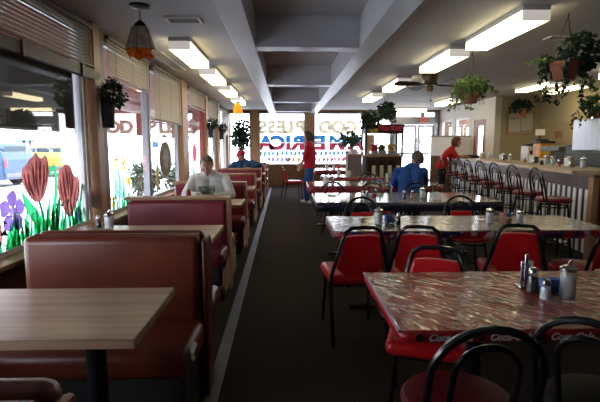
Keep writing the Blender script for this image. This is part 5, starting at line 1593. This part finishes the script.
def person(name, label, loc, rz, J, voxel, shirt, trousers, hair, sleeve=1.0, skirtless=True, haircut='short', cap=None, shoes=None, glasses=False, hg=0.10, width=1.0, fingers=True, print_m=None, hair_long=0.0):
    """J: joints in the figure's own frame, looking along -y; hd = (yaw, pitch, roll) of the head"""
    t = thing(name, label, 'person', loc, rz)
    J = {k: (V(v) if k != 'hd' else v) for k, v in J.items()}
    HR = Euler((J['hd'][1], J['hd'][2], J['hd'][0]), 'XYZ').to_matrix()
    hc = J['head']
    def hp(x, y, z): return hc + HR @ V((x, y, z))
    b = MB()
    # head
    vs = bmesh.ops.create_icosphere(b.bm, subdivisions=4, radius=1.0)['verts']
    for v in vs:
        x, y, z = v.co
        k = 1.0 - 0.28*max(0, -z)**1.2 - (0.06 if z > 0.6 else 0)
        yy = y*0.098
        if y < 0 and z < 0: yy *= 0.96
        v.co = hp(x*0.076*k, yy + (0.008 if z > 0 else -0.004*(-z)), z*0.118)
    # nose, brow, chin, ears, cheeks
    b.capsule(hp(0, -0.092, 0.022), hp(0, -0.112, -0.022), 0.010, 0.0145, 10)
    for sx in (-1, 1):
        b.capsule(hp(sx*0.012, -0.090, 0.030), hp(sx*0.046, -0.080, 0.030), 0.010, 0.008, 8)
        b.ball(hp(sx*0.038, -0.076, -0.018), 0.022, 2)
        b.ball(hp(sx*0.079, 0.008, -0.005), (0.011, 0.019, 0.032), 2, HR)
    b.ball(hp(0, -0.083, -0.092), 0.022, 2)
    b.capsule(hp(-0.018, -0.092, -0.058), hp(0.018, -0.092, -0.058), 0.008, 0.008, 8)
    b.capsule(J['neck'], hp(0, 0.018, -0.05), 0.058, 0.056)
    w = width
    Ls, Rs = J['ls'], J['rs']
    ch = (Ls+Rs)/2
    bl = J['pelvis']
    axis = (Ls-Rs).normalized()
    def torso(bb, g):
        up = (ch-bl)
        for s in (-1, 1):
            bb.capsule(bl + axis*0.085*s*w, bl + up*0.45 + axis*0.075*s*w, 0.112*w+g, 0.108*w+g)
            bb.capsule(bl + up*0.45 + axis*0.075*s*w, bl + up*0.80 + axis*0.085*s*w, 0.108*w+g, 0.100*w+g)
            bb.capsule(bl + up*0.80 + axis*0.085*s*w, ch + axis*0.115*s*w + up*0.0, 0.100*w+g, 0.066+g)
            bb.capsule(ch + axis*0.10*s, J['neck']+axis*0.02*s, 0.060+g, 0.050+g)
    torso(b, 0)
    for S_, e, wr in (('ls', 'le', 'lw'), ('rs', 're', 'rw')):
        b.capsule(J[S_], J[e], 0.055, 0.042); b.capsule(J[e], J[wr], 0.042, 0.027)
    for h_, k_, a_, t_ in (('lh', 'lk', 'la', 'lt'), ('rh', 'rk', 'ra', 'rt')):
        b.capsule(J[h_], J[k_], 0.088, 0.058); b.capsule(J[k_], J[a_], 0.056, 0.036)
        b.capsule(J[a_]+V((0, 0, -0.045)), J[t_], 0.036, 0.030)
    for wr, e, hn, cu, sd in (('lw', 'le', 'lhn', 'lc', 1), ('rw', 're', 'rhn', 'rc', -1)):
        d = J[hn]
        hand(b, J[wr], d, J.get(hn+'n', V((0, 0, -1))), J['curl'].x if 'curl' in J else 0.4, sd)
    me = remesh(b, 'body', [SK, SK2, EYW, EYD], voxel, 1)
    # eyes and lips joined to the body mesh
    bm = bmesh.new(); bm.from_mesh(me)
    for f in bm.faces: f.smooth = True
    e = MB(); e.bm.free(); e.bm = bm
    for sx in (-1, 1):
        e.mi = 2; e.ball(hp(sx*0.030, -0.080, 0.010), 0.0125, 2)
        e.mi = 3; e.ball(hp(sx*0.030, -0.0885, 0.010), 0.0062, 2)
    e.mi = 1; e.capsule(hp(-0.020, -0.0985, -0.058), hp(0.020, -0.0985, -0.058), 0.0045, 0.0045, 8)
    e.mi = 0
    bm.to_mesh(me); bm.free()
    obj_from(me, 'body', t)
    # clothes
    b = MB(); torso(b, 0.014)
    for S_, e_, wr in (('ls', 'le', 'lw'), ('rs', 're', 'rw')):
        b.capsule(J[S_], J[e_], 0.070, 0.058)
        if sleeve > 0.5:
            b.capsule(J[e_], J[e_].lerp(J[wr], 0.92), 0.058, 0.042)
    sme = remesh(b, 'shirt', shirt, voxel*1.3, 2)
    obj_from(sme, 'shirt', t)
    if print_m is not None:
        bmt = bmesh.new(); bmt.from_mesh(sme); tree = BVHTree.FromBMesh(bmt)
        up = (ch-bl)
        g = MB(); rows = []
        for iz in range(9):
            r = []
            for ix in range(13):
                c = bl + up*(0.56+0.24*iz/8) + axis*(-0.12+0.20*ix/12)
                hit = tree.ray_cast(c + V((0, -0.6, 0)), V((0, 1, 0)))
                r.append(g.bm.verts.new((hit[0] if hit[0] else c) + V((0, -0.004, 0))))
            rows.append(r)
        fs = [g.bm.faces.new((rows[i][j], rows[i][j+1], rows[i+1][j+1], rows[i+1][j])) for i in range(8) for j in range(12)]
        g._fin(fs)
        o = g.build('shirt_print', print_m, t)
        bmt.free()
    b = MB()
    for s in (-1, 1):
        b.capsule(bl + axis*0.085*s*w + V((0, 0, 0.02)), bl + axis*0.085*s*w - V((0, 0, 0.03)), 0.114*w, 0.112*w)
    for h_, k_, a_ in (('lh', 'lk', 'la'), ('rh', 'rk', 'ra')):
        b.capsule(J[h_], J[k_], 0.104, 0.078); b.capsule(J[k_], J[a_], 0.076, 0.060)
        b.capsule(J[h_], bl, 0.10, 0.10)
    obj_from(remesh(b, 'trousers', trousers, voxel*1.3, 2), 'trousers', t)
    for a_, t_ in (('la', 'lt'), ('ra', 'rt')):
        b = MB(); an = J[a_]; to = J[t_]
        b.capsule(an+V((0, 0, -0.05)), to, 0.045, 0.038); b.capsule(an+V((0, 0, -0.05)), an + (an-to).normalized()*0.03 + V((0, 0, -0.06)), 0.044, 0.036)
        obj_from(remesh(b, 'shoe', shoes or M['black'], 0.012, 2), 'shoe', t)
    # hair: a shell swollen over skull and nape, sunk into the head over the face
    def shell(grow, test, nm, m_, zoff=0.0):
        b = MB()
        vv = bmesh.ops.create_icosphere(b.bm, subdivisions=4, radius=1.0)['verts']
        rg = random.Random(4)
        for v in vv:
            x, y, z = v.co
            k = test(x, y, z)
            g = 1 + grow*k + (0.02*rg.random() if k > 0.5 else 0)
            if k <= 0: g = 0.80
            v.co = hp(x*0.079*g, y*0.101*g+0.008, z*0.119*g + zoff)
        for f in b.bm.faces: f.smooth = True
        return b.build(nm, m_, t, sharp=None)
    if haircut == 'short':
        shell(hg, lambda x, y, z: 1.0 if (z > 0.50-0.0*y and y < -0.35 and z > 0.62) or (y >= -0.35 and z > -0.15 and not (abs(x) > 0.9 and z < 0.1 and y < 0.0)) or (y > 0.3 and z > -0.6) else 0.0, 'hair', hair)
    elif haircut == 'bob':
        b0 = shell(0.22, lambda x, y, z: 1.0 if (z > 0.55 and y < -0.3) or (y >= -0.3 and z > -0.75) else 0.0, 'hair', hair)
        if hair_long > 0:
            b = MB(); b.capsule(hp(0, 0.10, 0.02), hp(0, 0.13, -hair_long), 0.05, 0.035); b.build('pony_tail', hair, t)
    if cap is not None:
        shell(0.16, lambda x, y, z: 1.0 if z > 0.28 else 0.0, 'cap', cap)
        b = MB(); b.prism(smooth_poly([(-0.07, 0.0), (-0.06, -0.07), (0, -0.095), (0.06, -0.07), (0.07, 0.0)], 1), lambda u, v, s: hp(u, -0.085+v, 0.042+s+0.1*v*0.3), 0.006); b.build('cap_brim', cap, t)
        shell(0.06, lambda x, y, z: 1.0 if (y > 0.1 and -0.5 < z <= 0.3) else 0.0, 'hair', hair)
    if glasses:
        b = MB()
        for sx in (-1, 1):
            b.tube([hp(sx*0.031+0.02*math.cos(q*PI/5), -0.103, 0.010+0.016*math.sin(q*PI/5)) for q in range(10)], 0.002, 5, closed=True)
            b.tube([hp(sx*0.05, -0.102, 0.014), hp(sx*0.082, 0.0, 0.014)], 0.002, 5)
        b.build('glasses', M['black'], t)
    return t

def cm(n, c, **k): return mat(n, c, 0.85, spec=0.2, var=k.get('var', 0.12), vscale=k.get('vs', 6), bump=0.25, bscale=18)

# man in the white sweatshirt, seated at the third booth table, facing us
person('person', 'man in a white sweatshirt with a green print, seated in a booth, looking down', (-0.975, 5.93, 0), 0.0,
       dict(pelvis=(0, 0.05, 0.555), neck=(0.0, -0.07, 1.05), head=(-0.02, -0.135, 1.165), hd=(0.1, 0.42, 0.0),
            ls=(0.19, -0.05, 0.985), rs=(-0.19, -0.05, 0.985), le=(0.285, -0.16, 0.79), re=(-0.285, -0.16, 0.79),
            lw=(0.10, -0.36, 0.80), rw=(-0.06, -0.37, 0.80), lhn=(-0.55, -0.8, 0.05), rhn=(0.55, -0.8, 0.05), lhnn=(-0.3, 0, -1), rhnn=(0.3, 0, -1), curl=(0.5, 0, 0),
            lh=(0.10, 0.0, 0.555), rh=(-0.10, 0.0, 0.555), lk=(0.13, -0.42, 0.54), rk=(-0.13, -0.42, 0.54), la=(0.13, -0.42, 0.10), ra=(-0.13, -0.42, 0.10), lt=(0.14, -0.56, 0.035), rt=(-0.14, -0.56, 0.035)),
       0.0095, cm('white_sweatshirt', (0.72, 0.74, 0.76), var=0.05), cm('blue_jeans', (0.05, 0.09, 0.2)), mat('grey_brown_hair', (0.16, 0.135, 0.12), 0.7, var=0.4, vscale=40), 1.0,
       print_m=mat('green_shirt_print', (0.30, 0.38, 0.30), 0.8, var=0.6, vscale=16), width=1.12)

# man in a red cap leaning in a far booth
person('person', 'man in a red cap and dark blue jacket, leaning sideways in a far booth', (-1.06, 11.55, 0), 0.0,
       dict(pelvis=(0, 0.05, 0.555), neck=(-0.03, -0.08, 1.06), head=(-0.06, -0.16, 1.165), hd=(-0.55, 0.35, 0.12),
            ls=(0.20, -0.06, 0.99), rs=(-0.23, -0.08, 0.95), le=(0.42, -0.16, 0.93), re=(-0.36, -0.22, 0.80),
            lw=(0.20, -0.36, 0.86), rw=(-0.12, -0.40, 0.815), lhn=(-0.8, -0.4, 0.2), rhn=(0.7, -0.6, 0.05), lhnn=(0, 0, -1), rhnn=(0, 0, -1), curl=(0.4, 0, 0),
            lh=(0.10, 0.0, 0.555), rh=(-0.10, 0.0, 0.555), lk=(0.13, -0.42, 0.54), rk=(-0.13, -0.42, 0.54), la=(0.13, -0.42, 0.10), ra=(-0.13, -0.42, 0.10), lt=(0.14, -0.56, 0.035), rt=(-0.14, -0.56, 0.035)),
       0.012, cm('dark_blue_jacket', (0.025, 0.06, 0.14), var=0.35), cm('dark_jeans', (0.03, 0.04, 0.08)), mat('dark_hair', (0.03, 0.02, 0.015), 0.7), 1.0, cap=cm('red_cap', (0.55, 0.03, 0.07)), width=1.05)

# standing woman in red, side on, facing left
person('person', 'woman in a red shirt and blue jeans standing by the tables, turned sideways', (0.58, 11.15, 0), math.radians(-108),
       dict(pelvis=(0, 0.0, 0.93), neck=(0.0, -0.02, 1.46), head=(0.0, -0.055, 1.62), hd=(0.0, 0.12, 0.0),
            ls=(0.17, 0.0, 1.39), rs=(-0.17, 0.0, 1.39), le=(0.24, -0.06, 1.13), re=(-0.25, -0.10, 1.14),
            lw=(0.22, -0.17, 0.93), rw=(-0.22, -0.26, 0.99), lhn=(0, -0.5, -0.8), rhn=(0.1, -0.7, -0.5), lhnn=(-1, 0, 0), rhnn=(1, 0, 0), curl=(0.4, 0, 0),
            lh=(0.09, 0.0, 0.90), rh=(-0.09, 0.0, 0.90), lk=(0.10, 0.04, 0.49), rk=(-0.10, -0.12, 0.50), la=(0.10, 0.14, 0.085), ra=(-0.10, -0.10, 0.085), lt=(0.11, 0.02, 0.035), rt=(-0.11, -0.23, 0.035)),
       0.0115, cm('red_shirt', (0.50, 0.015, 0.045)), cm('bright_blue_jeans', (0.03, 0.09, 0.30)), mat('dark_brown_hair', (0.045, 0.03, 0.022), 0.7, var=0.4, vscale=30), 0.4,
       haircut='bob', shoes=M['white'], hair_long=0.10)

# man in blue, back to us
person('person', 'man in a blue shirt seated at the fourth table with his back to us', (1.95, 7.06, 0), math.radians(180-8),
       dict(pelvis=(0, 0.02, 0.60), neck=(-0.03, -0.16, 1.08), head=(-0.11, -0.235, 1.185), hd=(0.45, 0.25, -0.15),
            ls=(0.205, -0.12, 0.995), rs=(-0.205, -0.12, 1.0), le=(0.245, -0.27, 0.79), re=(-0.25, -0.27, 0.80),
            lw=(0.12, -0.47, 0.80), rw=(-0.10, -0.47, 0.80), lhn=(-0.5, -0.8, 0.1), rhn=(0.5, -0.8, 0.1), lhnn=(0, 0, -1), rhnn=(0, 0, -1), curl=(0.4, 0, 0),
            lh=(0.10, -0.02, 0.59), rh=(-0.10, -0.02, 0.59), lk=(0.15, -0.44, 0.55), rk=(-0.15, -0.44, 0.55), la=(0.15, -0.44, 0.10), ra=(-0.15, -0.44, 0.10), lt=(0.16, -0.58, 0.035), rt=(-0.16, -0.58, 0.035)),
       0.011, cm('blue_work_shirt', (0.022, 0.075, 0.30)), cm('navy_trousers', (0.02, 0.025, 0.05)), mat('greying_dark_hair', (0.055, 0.045, 0.04), 0.7, var=0.5, vscale=35), 1.0, width=1.0, hg=0.20)

# woman in red leaning over the end of the counter
person('person', 'woman in a red shirt and glasses leaning on the far end of the counter', (3.98, 11.35, 0), math.radians(78),
       dict(pelvis=(0, 0.10, 0.90), neck=(0.0, -0.16, 1.36), head=(0.0, -0.245, 1.49), hd=(0.0, 0.25, 0.0),
            ls=(0.17, -0.12, 1.30), rs=(-0.17, -0.12, 1.30), le=(0.24, -0.26, 1.12), re=(-0.24, -0.24, 1.13),
            lw=(0.18, -0.46, 1.15), rw=(-0.16, -0.44, 1.15), lhn=(-0.1, -0.9, -0.1), rhn=(0.1, -0.9, -0.1), lhnn=(0, 0, -1), rhnn=(0, 0, -1), curl=(0.2, 0, 0),
            lh=(0.09, 0.10, 0.88), rh=(-0.09, 0.10, 0.88), lk=(0.10, 0.06, 0.47), rk=(-0.10, 0.08, 0.47), la=(0.10, 0.12, 0.085), ra=(-0.10, 0.16, 0.085), lt=(0.11, -0.01, 0.035), rt=(-0.11, 0.03, 0.035)),
       0.0115, cm('scarlet_shirt', (0.50, 0.02, 0.02)), cm('black_trousers', (0.03, 0.03, 0.035)), mat('auburn_brown_hair', (0.13, 0.055, 0.03), 0.7, var=0.4, vscale=30), 0.4,
       haircut='bob', glasses=True, shoes=M['black'])

# passer-by beyond the glass door
person('person', 'person in dark clothes standing outside beyond the glass entrance door', (4.98, 17.4, -0.15), math.radians(70),
       dict(pelvis=(0, 0.0, 1.05), neck=(0.0, -0.02, 1.60), head=(0.0, -0.05, 1.76), hd=(0.0, 0.1, 0.0),
            ls=(0.19, 0.0, 1.52), rs=(-0.19, 0.0, 1.52), le=(0.26, 0.02, 1.24), re=(-0.26, 0.02, 1.24),
            lw=(0.25, -0.12, 1.0), rw=(-0.25, -0.12, 1.0), lhn=(0, -0.2, -0.9), rhn=(0, -0.2, -0.9), lhnn=(-1, 0, 0), rhnn=(1, 0, 0), curl=(0.3, 0, 0),
            lh=(0.09, 0.0, 1.0), rh=(-0.09, 0.0, 1.0), lk=(0.10, -0.10, 0.54), rk=(-0.10, 0.05, 0.54), la=(0.10, -0.06, 0.085), ra=(-0.10, 0.16, 0.085), lt=(0.11, -0.19, 0.035), rt=(-0.11, 0.04, 0.035)),
       0.015, cm('charcoal_coat', (0.06, 0.06, 0.07)), cm('charcoal_trousers', (0.05, 0.05, 0.07)), mat('brown_hair', (0.08, 0.05, 0.04), 0.7), 1.0)
